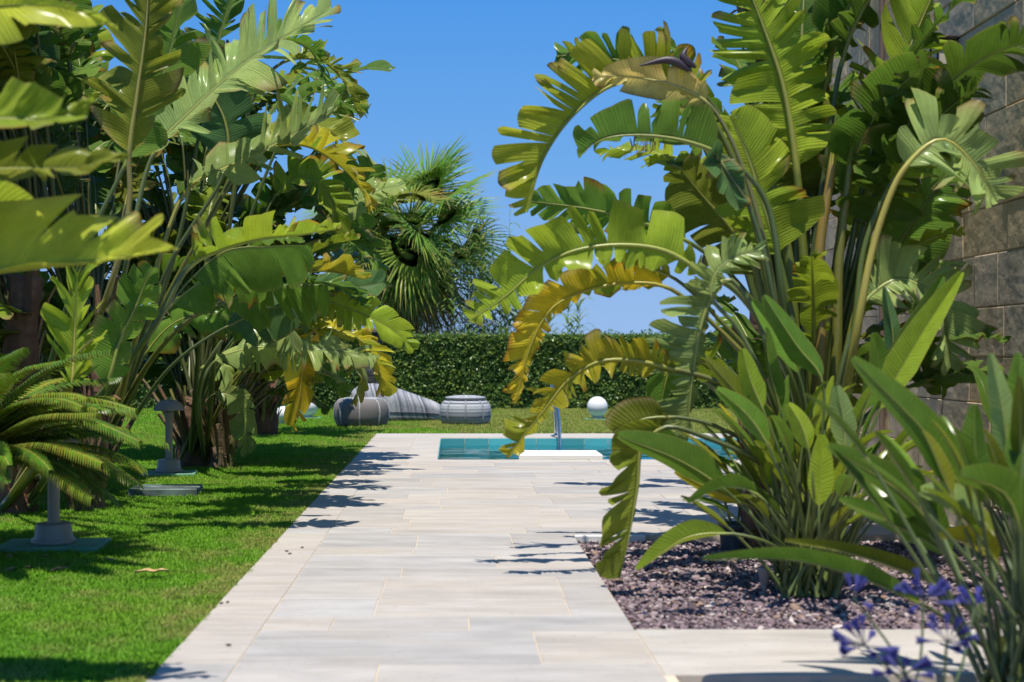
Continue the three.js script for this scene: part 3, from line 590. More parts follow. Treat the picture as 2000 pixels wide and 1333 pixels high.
{
  const R = rng(4242), tones = ['green', 'green', 'green', 'olive', 'green', 'blue', 'green', 'lime'];
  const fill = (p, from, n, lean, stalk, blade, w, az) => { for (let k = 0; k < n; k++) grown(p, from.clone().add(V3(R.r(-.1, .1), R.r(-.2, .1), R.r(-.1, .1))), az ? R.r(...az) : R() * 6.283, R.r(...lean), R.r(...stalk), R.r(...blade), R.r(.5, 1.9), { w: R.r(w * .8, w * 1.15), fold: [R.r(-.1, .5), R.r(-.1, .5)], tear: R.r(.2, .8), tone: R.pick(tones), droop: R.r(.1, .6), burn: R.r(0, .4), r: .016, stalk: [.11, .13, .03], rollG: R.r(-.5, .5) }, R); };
  fill(B, V3(-3.3, 1.5, -10.0), 22, [.1, .85], [.6, 1.7], [.9, 1.4], .26, [Pi * .98, Pi * 2.05]);
  fill(B, V3(-3.1, .4, -9.9), 14, [.25, 1.0], [.5, 1.1], [.6, 1.0], .2, [Pi * .95, Pi * 2.05]);
  fill(C, V3(-3.2, 1.6, -11.4), 14, [.1, .75], [1.0, 2.1], [1.0, 1.5], .3, [Pi * .95, Pi * 2.0]);
  fill(B, V3(-3.2, 2.2, -10.3), 18, [.05, .7], [.7, 1.5], [1.0, 1.4], .27, [Pi * .95, Pi * 2.05]);
  fill(C, V3(-3.3, 2.0, -11.6), 20, [.05, .55], [1.0, 1.9], [1.0, 1.5], .3, [Pi * 1.02, Pi * 2.0]);
  fill(D, V3(-2.9, 1.6, -14.4), 30, [.05, .62], [1.2, 2.4], [1.0, 1.5], .3, [Pi * .3, Pi * 1.7]);
  fill(C, V3(-3.1, .9, -11.4), 14, [.08, .5], [1.2, 2.6], [1.0, 1.5], .28, [Pi * .9, Pi * 2.0]);
  fill(C, V3(-3.35, .5, -11.7), 16, [.15, .8], [.3, 1.1], [.8, 1.2], .25, [Pi * 1.02, Pi * 1.95]);
  fill(D, V3(-2.75, .4, -14.3), 26, [.15, .8], [.3, 1.2], [.8, 1.2], .24, [Pi * .55, Pi * 1.5]);
  fill(D, V3(-2.8, .9, -15.2), 28, [.08, .6], [.7, 1.5], [1.0, 1.4], .3, [Pi * .3, Pi * 1.7]);
  fill(J, V3(-3.9, .3, -14.2), 24, [.1, .7], [.3, 1.3], [.9, 1.3], .28, [Pi * .62, Pi * 1.9]);
  fill(B, V3(-3.2, .6, -10.3), 16, [.15, .8], [.3, 1.1], [.8, 1.2], .24, [Pi * 1.02, Pi * 2.0]);
  fill(J, V3(-4.3, 1.8, -13.4), 34, [.05, .75], [.9, 2.2], [1.0, 1.5], .3, [Pi * .65, Pi * 1.95]);
  fill(J, V3(-4.2, .8, -13.4), 22, [.2, .95], [.7, 1.7], [.9, 1.4], .28, [Pi * .65, Pi * 1.95]);
  fill(C, V3(-3.1, .5, -11.4), 8, [.3, .9], [.6, 1.2], [.7, 1.1], .22, [Pi * 1.05, Pi * 1.95]);
  fill(D, V3(-2.66, .6, -13.9), 22, [.08, .75], [1.0, 2.8], [1.0, 1.5], .28, [Pi * .35, Pi * 1.5]);
  fill(D, V3(-2.4, .45, -13.8), 12, [.5, 1.1], [.5, 1.1], [.7, 1.0], .2, [Pi * .3, Pi * 1.1]);
  for (let k = 0; k < 24; k++) grown(D, V3(-2.35 + R.r(-.2, .25), R.r(.5, 1.0), -14.3 + R.r(-.4, .5)), Pi / 2 + R.r(-1.0, .9), R.r(.35, 1.0), R.r(.35, 1.0), R.r(.7, 1.05), R.r(.7, 1.7), { dim: 1.2, w: R.r(.13, .2), fold: [R.r(-.1, .6), R.r(-.1, .6)], tear: R.r(.45, .8), tone: R.pick(['lime', 'gold', 'green', 'olive', 'grey', 'lime']), droop: R.r(.2, .7), burn: R.r(.1, .5), r: .014, rollG: R.r(-.7, .7) }, R);
  for (let k = 0; k < 16; k++) grown(E, V3(-2.5 + R.r(-.2, .25), R.r(.5, .9), -18.9 + R.r(-.3, .4)), Pi / 2 + R.r(-1.1, 1.1), R.r(.35, 1.0), R.r(.4, 1.1), R.r(.7, 1.05), R.r(.7, 1.7), { dim: 1.2, w: R.r(.14, .2), fold: [R.r(-.1, .6), R.r(-.1, .6)], tear: R.r(.45, .8), tone: R.pick(['lime', 'gold', 'green', 'olive', 'grey']), droop: R.r(.2, .7), burn: R.r(.1, .5), r: .014, rollG: R.r(-.7, .7) }, R);
  fill(E, V3(-2.7, .6, -19.0), 22, [.2, .95], [.6, 1.7], [.7, 1.1], .22);
}

// ---------------------------------------------------------------- giant bird of paradise plants, right
const GR = 'giant bird of paradise plants by the wall';
const G = plant('big giant bird of paradise arching over the path from the gravel bed', 2.1, 8.0, GR);
const H = plant('tall giant bird of paradise with a dark trunk against the stone wall', 2.45, 10.4, GR);
G.position.y = H.position.y = -.06;
trunk(G, V3(2.1, -.07, -8.0), V3(2.12, .75, -8.0), .16, .12, 21);
trunk(G, V3(1.9, -.07, -8.25), V3(1.88, .95, -8.25), .10, .08, 22);
trunk(H, V3(2.45, -.1, -10.4), V3(2.38, 3.9, -10.4), .13, .10, 23, [.10, .055, .035]);
const o1 = [1585, 900];
// the high arch whose shredded half hangs to the left
hero(G, [o1, [1500, 560], [1440, 330], [1370, 210], [1280, 160], [1200, 165], [1120, 225], [1062, 310], [1030, 415]], 3, { Z: 7.6, w: 118, half: [1, .3], jit: .35, gap: .3, roll: .5, roll2: .35, fold: [.25, null], tear: .88, tone: [.22, .26, .02], droop: .0, burn: .55, r: .022, sweep: .15, seed: 7 });
hero(G, [o1, [1510, 560], [1450, 320], [1380, 190], [1300, 140], [1220, 120], [1140, 105], [1085, 110]], 3, { Z: 7.8, w: 66, jit: .5, roll: .6, fold: [.4, -.3], tear: .85, tone: 'green', droop: .1, burn: .25, r: .018, sweep: .5 });
hero(G, [o1, [1510, 560], [1440, 300], [1380, 200], [1310, 165], [1230, 150], [1160, 148]], 3, { Z: 7.5, w: 42, roll: .4, fold: [.1, .1], tear: .15, tone: [.52, .47, .17], droop: .15, burn: .5, r: .016 });
hero(G, [o1, [1530, 600], [1490, 380], [1400, 298], [1290, 266], [1180, 270], [1135, 300]], 3, { Z: 7.4, w: 80, roll: 1.1, fold: [1.1, .7], tear: .62, tone: 'green', droop: .05, r: .02, sweep: .1 });
hero(G, [o1, [1520, 640], [1470, 420], [1410, 320], [1395, 300], [1420, 350], [1445, 410]], 3, { Z: 7.2, w: 40, roll: .3, fold: [.4, .3], tear: .1, tone: 'blue', droop: .1, r: .014 });
// the middle arch
hero(G, [o1, [1540, 730], [1440, 570], [1370, 530], [1300, 490], [1215, 478], [1120, 490], [1050, 525], [985, 580], [914, 628]], 3, { Z: 7.2, w: 88, half: [1, .55], gap: .38, roll: .8, roll2: .4, fold: [.7, -.8], tear: .62, tone: 'lime', droop: .0, burn: .1, r: .022, sweep: .1, seed: 31 });
hero(G, [o1, [1530, 700], [1430, 540], [1340, 470], [1240, 430], [1150, 408], [1030, 392]], 3, { Z: 8.2, w: 62, roll: .45, fold: [.4, .2], tear: .32, tone: 'green', droop: .0, r: .018 });
// the yellow leaf
hero(G, [o1, [1500, 760], [1390, 630], [1300, 560], [1230, 552], [1150, 566], [1080, 600], [1040, 665], [1005, 790]], 3, { Z: 7.5, w: 62, half: [1, .4], roll: .95, roll2: .35, fold: [.5, -.2], tear: .7, tone: 'yellow', droop: .15, burn: .6, r: .016, sweep: .3, seed: 12 });
hero(G, [o1, [1480, 720], [1400, 620], [1310, 540], [1240, 520], [1190, 530]], 3, { Z: 7.7, w: 50, roll: .5, fold: [-.2, .2], tear: .3, tone: 'gold', droop: .3, burn: .3, r: .014 });
// the lower arch
hero(G, [o1, [1500, 800], [1400, 745], [1320, 722], [1240, 704], [1170, 706], [1110, 742], [1062, 802], [1020, 855], [990, 898]], 3, { Z: 7.0, w: 62, half: [1, .7], jit: .5, roll: .8, roll2: .3, fold: [.45, -.95], tear: .86, tone: 'gold', droop: .1, burn: .2, r: .018, sweep: .25, seed: 40 });
// the lowest leaf, hanging to the gravel
hero(G, [o1, [1480, 900], [1380, 855], [1300, 835], [1255, 870], [1245, 950], [1228, 1050], [1210, 1132]], 3, { Z: 6.7, w: 84, half: [1, .25], roll: .35, roll2: .15, fold: [.25, 1.3], tear: .7, tone: 'olive', droop: .12, burn: .1, r: .017, sweep: .45, seed: 17 });
hero(G, [o1, [1480, 880], [1390, 830], [1310, 815], [1250, 820], [1195, 845]], 3, { Z: 6.9, w: 55, roll: .5, fold: [.4, .1], tear: .25, tone: 'olive', droop: .2, burn: .5, r: .014 });
// pale hanging strips
hero(G, [o1, [1510, 720], [1470, 600], [1420, 545], [1378, 610], [1355, 720], [1340, 870]], 3, { Z: 7.0, w: 92, half: [1, .45], jit: .6, roll: .25, fold: [.25, .7], tear: .78, tone: 'grey', droop: .05, burn: .15, r: .018, sweep: .05 });
hero(G, [o1, [1500, 760], [1440, 640], [1390, 580], [1400, 530], [1440, 500], [1490, 490]], 3, { Z: 6.9, w: 60, roll: .3, fold: [.3, .2], tear: 1, tone: 'grey', droop: .05, r: .014 });
hero(G, [o1, [1480, 800], [1400, 700], [1350, 680], [1310, 720], [1290, 790]], 3, { Z: 7.6, w: 60, roll: .4, fold: [.2, .2], tear: .4, tone: 'green', droop: .2, r: .014 });
// tall leaves in the middle
hero(G, [[1600, 900], [1585, 700], [1570, 500], [1556, 330], [1530, 170], [1490, 50], [1450, -50]], 3, { Z: 7.9, w: 112, gap: .35, roll: .15, fold: [.3, .3], tear: .62, tone: 'lime', droop: .12, r: .03, sweep: .2, stalk: [.20, .24, .03] });
hero(G, [[1570, 900], [1560, 700], [1520, 500], [1485, 380], [1455, 290], [1425, 225]], 2, { Z: 7.7, w: 104, gap: .3, roll: -.1, fold: [.2, .3], tear: .45, tone: 'lime', droop: .15, r: .024, sweep: .2 });
hero(G, [[1560, 900], [1530, 700], [1480, 540], [1430, 450], [1370, 380], [1330, 330]], 2, { Z: 8.2, w: 90, roll: .1, fold: [.1, .2], tear: .35, tone: 'olive', droop: .15, r: .02 });
hero(G, [[1640, 900], [1655, 690], [1680, 470], [1712, 300], [1750, 160], [1800, 40], [1840, -50]], 2, { Z: 8.2, w: 122, gap: .35, roll: -.3, fold: [.3, .3], tear: .72, tone: 'lime', droop: .03, r: .028, sweep: .4, stalk: [.24, .26, .03] });
hero(G, [[1610, 900], [1600, 600], [1582, 250], [1572, 80], [1570, -60], [1560, -200]], 3, { Z: 8.4, w: 110, roll: .3, fold: [.3, .3], tear: .4, tone: 'blue', droop: .1, r: .036, stalk: [.08, .15, .08] });
hero(G, [[1650, 900], [1668, 680], [1715, 450], [1770, 325], [1840, 272], [1895, 310], [1948, 395]], 3, { Z: 7.2, w: 122, roll: .3, jit: .4, gap: .3, fold: [.3, .2], tear: .8, tone: 'grey', droop: .0, burn: .35, r: .022, sweep: .1, stalk: [.45, .38, .06] });
hero(G, [[1650, 900], [1660, 690], [1690, 480], [1740, 360], [1790, 300], [1840, 250], [1880, 200]], 3, { Z: 7.7, w: 80, roll: .3, fold: [.4, .4], tear: .7, tone: 'lime', droop: .05, burn: .2, r: .02, sweep: .4 });
hero(G, [[1650, 900], [1650, 720], [1700, 570], [1780, 440], [1880, 300]], 2, { Z: 8.5, w: 88, roll: .3, fold: [.1, .1], tear: .4, tone: 'green', droop: .1, r: .02 });
hero(G, [[1640, 900], [1650, 700], [1690, 590], [1760, 545], [1830, 590], [1858, 720]], 2, { Z: 7.7, w: 96, roll: .35, jit: .5, gap: .3, fold: [.4, .3], tear: .8, tone: 'grey', droop: .15, burn: .5, r: .018 });
hero(G, [[1640, 900], [1650, 740], [1720, 680], [1790, 700], [1850, 760]], 2, { Z: 8.0, w: 62, roll: .4, fold: [.2, .2], tear: .2, tone: 'green', droop: .2, r: .016 });
for (const [a, b, c, r, col] of [[1605, 1600, 1625, .034, [.34, .23, .04]], [1575, 1540, 1500, .032, [.16, .20, .03]], [1625, 1640, 1660, .03, [.22, .22, .03]], [1560, 1490, 1440, .024, [.25, .25, .04]], [1545, 1470, 1400, .022, [.20, .22, .03]]])   // rolled young leaves and old stalks
  hero(G, [[a, 950], [(a + b) / 2, 720], [b, 500], [c, 330], [c + (c > 1560 ? 6 : -30), 250]], 3, { Z: 7.8, w: 14, roll: .2, fold: [1.3, 1.3], tear: 0, tone: 'lime', droop: 0, r, stalk: col });
{ // a spent flower: dark boat shaped bracts and dry brown threads
  const R = rng(55), dark = std({ color: lin(.045, .03, .045), roughness: .5 }), dry = std({ color: lin(.22, .10, .05), roughness: 1 });
  for (const [a, m, b] of [[[1352, 140], [1310, 118], [1250, 128]], [[1360, 132], [1335, 112], [1342, 92]]]) { const q = new MB(); tube(q, sampleCurve(px([a, m, b], 7.45), 12).map((v) => v.sub(G.position)), (t) => .004 + .026 * Math.sin(Math.PI * Math.min(1, t * 1.02 + .02)) ** .8 * (1 - .5 * t), 8); obj('flower_bract', q.geo(), dark, G); }
  for (let k = 0; k < 16; k++) { const q = new MB(), x = R.r(1228, 1300), y = R.r(262, 285); tube(q, px([[x, y], [x + R.r(-6, 6), y + 14], [x + R.r(-18, 8), y + R.r(22, 36)]], 7.4 + R.r(-.05, .05)).map((v) => v.sub(G.position)), (t) => .003 * (1 - .6 * t), 4); obj('dry_thread', q.geo(), dry, G); }
}
{
  const R = rng(99), tones = ['green', 'green', 'green', 'olive', 'green', 'lime', 'green'];
  const fill = (p, from, n, lean, stalk, blade, w, az) => { for (let k = 0; k < n; k++) grown(p, from.clone().add(V3(R.r(-.1, .1), R.r(-.2, .1), R.r(-.1, .1))), R.r(...az), R.r(...lean), R.r(...stalk), R.r(...blade), R.r(.4, 1.5), { w: R.r(w * .8, w * 1.15), fold: [R.r(-.1, .5), R.r(-.1, .5)], tear: R.r(.3, .8), tone: R.pick(tones), droop: R.r(.1, .5), burn: R.r(0, .4), r: .02, rollG: R.r(-.5, .5) }, R); };
  fill(G, V3(2.15, .6, -8.1), 12, [.02, .32], [1.3, 2.4], [.9, 1.3], .26, [.6, 3.6]);
  fill(G, V3(2.15, .3, -8.1), 14, [.2, .8], [.6, 1.2], [.6, .9], .17, [.3, 6]);
  fill(G, V3(2.2, .8, -8.5), 14, [.05, .5], [.8, 1.9], [.8, 1.2], .22, [1.6, 4.6]);
  fill(H, V3(2.38, 3.7, -10.4), 16, [.1, .9], [.5, 1.2], [.8, 1.3], .22, [0, 6.28]);
}

// ---------------------------------------------------------------- smaller bird of paradise clumps with paddle leaves
const paddleClump = (label, x, Z) => thing('paddle_leaf_plant', label, 'plant', V3(x, -.05, -Z), 'paddle leaved clumps in the gravel');
const K = paddleClump('paddle leaved clump with slender stalks in the middle of the gravel', 1.78, 6.75);
const M2 = paddleClump('blurred paddle leaved clump filling the bottom right corner', 2.0, 4.55);
const N2 = paddleClump('paddle leaved clump at the foot of the wall behind the corner clump', 2.95, 6.6);
{
  const k0 = [1570, 1150], pad = (p, pts, w, o) => hero(p, pts, pts.length - 3, { w, tear: 0, droop: .12, mat: PADDLE, r: .0085, sweep: .5, baseLen: .25, taper: true, fold: [.45, .45], roll: .4, tone: 'green', burn: 0, ...o });
  const kz = 6.7;
  pad(K, [k0, [1500, 1040], [1420, 960], [1330, 900], [1208, 852]], 52, { Z: 6.5, roll: .5, tone: 'green' });
  pad(K, [k0, [1520, 1020], [1480, 965], [1420, 950], [1345, 984]], 34, { Z: 6.3, roll: .9, tone: 'green' });
  pad(K, [k0, [1500, 1060], [1420, 1042], [1340, 1050], [1246, 1114]], 40, { Z: 6.2, roll: .7, tone: 'lime' });
  pad(K, [k0, [1520, 1020], [1460, 985], [1400, 960], [1318, 922]], 28, { Z: 6.9, roll: .4, tone: 'gold' });
  pad(K, [k0, [1600, 900], [1605, 740], [1560, 680], [1492, 578]], 36, { Z: 6.6, roll: .2, tone: 'green' });
  pad(K, [k0, [1590, 900], [1560, 730], [1520, 660], [1470, 588]], 34, { Z: 6.8, roll: -.2, tone: 'green' });
  pad(K, [k0, [1530, 900], [1490, 800], [1465, 740], [1450, 682]], 32, { Z: 6.5, roll: .3, tone: 'lime' });
  pad(K, [k0, [1540, 900], [1525, 800], [1505, 720], [1496, 640]], 26, { Z: 6.7, roll: .9, tone: 'green' });
  pad(K, [k0, [1540, 980], [1500, 870], [1460, 810], [1400, 760]], 32, { Z: 6.4, roll: .4, tone: 'green' });
  pad(K, [k0, [1560, 980], [1510, 880], [1450, 780], [1378, 700]], 34, { Z: 6.6, roll: .5, tone: 'olive' });
  pad(K, [k0, [1590, 980], [1580, 880], [1565, 830], [1540, 790]], 30, { Z: 6.2, roll: .1, tone: 'lime' });
  pad(K, [k0, [1600, 1040], [1600, 990], [1602, 930], [1605, 850]], 36, { Z: 6.2, roll: .1, tone: 'lime' });
  pad(K, [k0, [1640, 980], [1650, 880], [1648, 820], [1635, 755]], 36, { Z: 6.4, roll: .2, tone: 'grey' });
  pad(K, [k0, [1660, 960], [1720, 800], [1790, 670], [1880, 532]], 44, { Z: 6.6, roll: .5, tone: 'lime' });
  pad(K, [k0, [1650, 960], [1710, 790], [1770, 680], [1842, 540]], 40, { Z: 6.9, roll: .2, tone: 'green' });
  pad(K, [k0, [1640, 960], [1690, 800], [1715, 720], [1708, 650]], 34, { Z: 6.7, roll: .1, tone: 'green' });
  pad(K, [k0, [1650, 960], [1730, 770], [1745, 670], [1728, 560]], 26, { Z: 6.9, roll: .3, tone: 'blue' });
  pad(K, [k0, [1480, 1000], [1380, 940], [1300, 860], [1240, 790]], 30, { Z: 7.0, roll: .6, tone: 'green' });
  const R = rng(313);
  for (let k = 0; k < 90; k++) grown(K, V3(1.78 + R.r(-.13, .13), -.03, -6.75 + R.r(-.13, .13)), R() * 6.283, R.r(.1, .85), R.r(.45, .85), R.r(.24, .38), R.r(.1, .9), { w: R.r(.036, .058), fold: [.4, .4], tear: 0, tone: R.pick(['green', 'green', 'lime', 'olive', 'lime', 'gold']), droop: .1, burn: 0, r: .008, mat: PADDLE, sweep: .5, baseLen: .25, taper: true, rollG: R.r(-.4, .4), stalk: [.17, .22, .05] }, R);
  // corner clump
  const c0 = [2030, 1420];
  pad(M2, [c0, [1960, 1130], [1900, 1000], [1820, 860], [1665, 700]], 54, { Z: 4.9, roll: .5, tone: 'green' });
  pad(M2, [c0, [1940, 1180], [1860, 1080], [1770, 970], [1618, 872]], 54, { Z: 4.9, roll: .6, tone: 'green' });
  pad(M2, [c0, [1950, 1200], [1860, 1090], [1760, 1030], [1640, 975]], 40, { Z: 5.0, roll: .6, tone: 'green' });
  pad(M2, [c0, [1980, 1310], [1800, 1180], [1580, 1098], [1372, 1092]], 44, { Z: 4.8, roll: .95, tone: 'green' });
  pad(M2, [c0, [1980, 1280], [1840, 1150], [1700, 1090], [1532, 1056]], 30, { Z: 5.0, roll: .8, tone: 'olive' });
  pad(M2, [c0, [1970, 1160], [1920, 1030], [1870, 980], [1800, 960]], 44, { Z: 4.8, roll: .4, tone: 'grey' });
  pad(M2, [c0, [1990, 1140], [1975, 960], [1962, 820], [1935, 690]], 38, { Z: 4.6, roll: .4, tone: 'grey' });
  pad(M2, [c0, [2010, 1140], [2005, 960], [1995, 830], [1990, 690]], 44, { Z: 4.7, roll: .2, tone: 'green' });
  pad(M2, [c0, [1980, 1180], [1950, 1100], [1900, 1060], [1835, 1050]], 44, { Z: 4.6, roll: .8, tone: 'gold' });
  pad(M2, [c0, [1980, 1150], [1930, 980], [1905, 880], [1905, 790]], 40, { Z: 4.7, roll: .2, tone: 'green' });
  pad(M2, [c0, [2000, 1150], [1990, 1020], [1960, 960], [1880, 930]], 56, { Z: 4.4, roll: .6, tone: 'green' });
  for (let k = 0; k < 58; k++) grown(M2, V3(2.0 + R.r(-.15, .15), -.03, -4.55 + R.r(-.12, .12)), R() * 6.283, R.r(.05, .75), R.r(.5, .95), R.r(.24, .38), R.r(.1, .8), { w: R.r(.034, .052), fold: [.4, .4], tear: 0, tone: R.pick(['green', 'green', 'lime', 'olive', 'green', 'grey']), droop: .1, burn: 0, r: .008, mat: PADDLE, sweep: .5, baseLen: .25, taper: true, rollG: R.r(-.4, .4), stalk: [.15, .21, .06] }, R);
  for (let k = 0; k < 34; k++) grown(N2, V3(2.95 + R.r(-.15, .15), -.03, -6.6 + R.r(-.12, .12)), R() * 6.283, R.r(.05, .7), R.r(.5, .9), R.r(.26, .4), R.r(.1, .8), { w: R.r(.045, .07), fold: [.4, .4], tear: 0, tone: R.pick(['green', 'green', 'lime', 'olive', 'green', 'green']), droop: .1, burn: 0, r: .008, mat: PADDLE, sweep: .5, baseLen: .25, taper: true, rollG: R.r(-.4, .4) }, R);
}

// ---------------------------------------------------------------- cycad
{
  const o = thing('cycad_plant', 'cycad with glossy dark feathery fronds at the left edge', 'plant', V3(-2.86, -.02, -7.7));
  const b = new MB(); tube(b, [V3(0, -.01, 0), V3(0, .25, 0), V3(.01, .52, 0)], (t) => .15 - .04 * t, 14, (t, a) => { const k = .6 + .8 * hash(Math.floor(a * 4), Math.floor(t * 9), 3); return [.13 * k, .085 * k, .05 * k]; }); obj('trunk', b.geo(), FIBRE, o);
  const mat = new THREE.MeshPhysicalMaterial({ side: THREE.DoubleSide, vertexColors: true, roughness: .95, transmission: .25, thickness: 0, specularIntensity: .12, clearcoat: .45, clearcoatRoughness: .22 });
  const R = rng(606);
  const frond = (pts, dirs, L, side) => {
    const n = pts.length - 1, rb = new MB(), lb = new MB(), tone = R.pick([[.085, .18, .015], [.06, .14, .016], [.12, .21, .014], [.17, .23, .016]]);
    tube(rb, pts, (s) => .0075 * (1 - .75 * s), 5, () => [.38, .31, .03]);
    for (const sd of [1, -1]) { let last = null; for (let i = 5; i < n; i++) {
      const s = i / n, len = .16 * Math.pow(Math.sin(Pi * (.14 + .84 * s)), .6) * R.r(.9, 1.08), d = dirs[i], up = side.clone().cross(d).normalize(); if (up.y < 0) up.negate();
      const dir = side.clone().multiplyScalar(sd * .80).addScaledVector(d, .50 + .35 * s).addScaledVector(up, .12).normalize(), w = L / n * .5, q = pts[i], mid = q.clone().addScaledVector(dir, len * .55), tip = q.clone().addScaledVector(dir, len).add(V3(0, -.045, 0)), c = tone.map((x) => x * R.r(.75, 1.3));
      const i0 = lb.v(q.clone().addScaledVector(d, -w), 0, 0, c), i1 = lb.v(q.clone().addScaledVector(d, w), 0, 0, c), i2 = lb.v(mid.clone().addScaledVector(d, -w * .85), 0, 0, c), i3 = lb.v(mid.clone().addScaledVector(d, w * .85), 0, 0, c), i4 = lb.v(tip, 0, 0, mix3(c, [.35, .25, .06], .3));
      lb.quad(i0, i1, i3, i2); lb.tri(i2, i3, i4); if (last !== null) lb.tri(last, i0, i1); last = i1;
    } }
    const f = obj('frond', lb.geo(), mat, o); obj('midrib', rb.geo(), STALK, f);
  };
  for (let k = 0; k < 64; k++) {
    const az = k * 2.399 + R.r(-.2, .2), t = k / 64, el = 1.0 - .72 * t + R.r(-.1, .1), L = R.r(.95, 1.25), bend = R.r(.7, 1.05) + .25 * (1 - t), h = V3(Math.cos(az), 0, Math.sin(az)), n = 66, pts = [], dirs = []; let p = V3(0, .52, 0), a = el;
    for (let i = 0; i <= n; i++) { pts.push(p.clone()); const d = h.clone().multiplyScalar(Math.cos(a)).setY(Math.sin(a)); dirs.push(d); p = p.clone().addScaledVector(d, L / n); a -= bend / n * (.4 + 1.2 * i / n); }
    frond(pts, dirs, L, V3(-h.z, 0, h.x));
  }
  for (const [l, z1] of [[[[30, 805], [120, 756], [235, 738]], 7.9], [[[50, 815], [160, 778], [264, 800]], 7.5], [[[40, 842], [160, 820], [272, 862]], 7.2], [[[60, 868], [160, 852], [250, 840]], 7.7], [[[60, 892], [170, 892], [274, 948]], 7.3], [[[50, 905], [150, 925], [236, 990]], 7.4], [[[30, 900], [110, 925], [180, 975]], 7.0], [[[0, 770], [50, 725], [120, 705]], 7.6], [[[-30, 760], [0, 715], [48, 680]], 7.3], [[[20, 850], [90, 815], [190, 808]], 7.0], [[[20, 880], [100, 868], [200, 905]], 6.95]]) {
    const c = new THREE.CatmullRomCurve3([V3(0, .52, 0), ...l.map(([x, y], i) => P(x, y, 7.7 + (z1 - 7.7) * (i + 1) / 3).sub(o.position))]), pts = c.getSpacedPoints(70), L = c.getLength(), dirs = pts.map((p, i) => pts[Math.min(70, i + 1)].clone().sub(pts[Math.max(0, i - 1)]).normalize()), h = pts[70].clone().sub(pts[0]).setY(0).normalize();
    frond(pts, dirs, L, V3(-h.z, 0, h.x));
  }
}

// ---------------------------------------------------------------- hedge
{
  const Z0 = 27.3, Z1 = 28.5, X0 = -8, X1 = 13, HT = 1.5;
  const o = thing('hedge', 'clipped dark green hedge across the far end of the garden', 'hedge', V3(0, -.02, -Z0));
  const R = rng(2024);
  const b = new MB(), bx = chamferBox(X1 - X0 - .2, HT - .12, Z1 - Z0 - .24, .1);
  const core = obj('branches', bx, std({ color: lin(.10, .12, .05), roughness: 1 }), o); core.position.set((X0 + X1) / 2, .02, -(Z1 - Z0) / 2);
  // a sprig of five oval leaves
  for (let k = 0; k < 5; k++) {
    const a = k * 2.4, el = .35 + .25 * (k % 3), d = V3(Math.cos(a) * Math.cos(el), Math.sin(el), Math.sin(a) * Math.cos(el)), s = V3(-Math.sin(a), .15, Math.cos(a)).normalize(), q = V3(0, .008 * k, 0), L = .052, w = .0135;
    const up = s.clone().cross(d).normalize();
    const i0 = b.v(q), i1 = b.v(q.clone().addScaledVector(d, L * .5).addScaledVector(s, w).addScaledVector(up, .004)), i2 = b.v(q.clone().addScaledVector(d, L * .5).addScaledVector(s, -w).addScaledVector(up, .004)), i3 = b.v(q.clone().addScaledVector(d, L)), i4 = b.v(q.clone().addScaledVector(d, L * .5));
    b.tri(i0, i1, i4); b.tri(i0, i4, i2); b.tri(i1, i3, i4); b.tri(i4, i3, i2);
  }
  const sprig = b.geo(), mat = new THREE.MeshPhysicalMaterial({ side: THREE.DoubleSide, roughness: .95, transmission: .3, thickness: 0, specularIntensity: .12, clearcoat: .55, clearcoatRoughness: .28 });
  const mats = [], cols = [], M = new THREE.Matrix4(), Q = new THREE.Quaternion(), up = V3(0, 1, 0);
  const add = (p, n, s) => { const d = n.clone().add(V3(R.r(-.8, .8), R.r(-.3, .9), R.r(-.8, .8))).normalize(); Q.setFromUnitVectors(up, d).multiply(new THREE.Quaternion().setFromAxisAngle(up, R() * 6.28)); M.compose(p, Q, V3(s, s, s)); mats.push(M.clone()); const k = R.r(.65, 1.3), y = R() < .2 ? 1 : 0; cols.push(lin((.13 + .11 * y) * k, (.225 + .10 * y) * k, .05 * k)); };
  const bump = (x, y) => .13 * (fbm(x * 1.2 + 50, y * 1.6 + 50, 999, 999, 3, 5) - .5);
  for (let i = 0; i < 42000; i++) { const x = R.r(-5.5, 7.5), y = HT * R(); add(V3(x, y, bump(x, y) - R.r(0, .16)), V3(0, .15, 1), R.r(.8, 1.5)); }
  for (let i = 0; i < 17000; i++) { const x = R.r(-5.5, 7.5), z = R(); add(V3(x, HT + .05 * (fbm(x * 2 + 70, z * 3 + 9, 999, 999, 3, 15) - .5) - R.r(0, .10) + (R() < .03 ? R.r(.02, .14) : 0), -z * (Z1 - Z0)), V3(0, 1, 0), R.r(.8, 1.4)); }
  for (let i = 0; i < 6000; i++) { const s = R() < .4 ? R.r(-8, -5.5) : R.r(7.5, 13); add(V3(s, HT * R(), -R.r(0, .12)), V3(0, .15, 1), R.r(1, 1.8)); }
  instanced('foliage', sprig, mat, mats, cols, o);
}
{ // stone gate post at the hedge, half hidden by leaves
  const o = thing('stone_post', 'dark grey stone post standing before the left part of the hedge', 'post', V3(-1.58, -.02, -25.6));
  const m = [.7, 1, 1.25].map((k) => std({ color: lin(.15 * k, .14 * k, .125 * k), roughness: .95, map: noiseTex, bumpMap: noiseTex, bumpScale: .03 })), R = rng(3); let y = 0;
  while (y < 1.5) { const h = R.r(.14, .24); const q = obj('stone', chamferBox(.36 + R.r(-.02, .02), h - .012, .36, .02), R.pick(m), o); q.position.y = y; y += h; }
  const c = obj('cap_stone', chamferBox(.46, .07, .46, .02), m[2], o); c.position.y = y - .008;
}

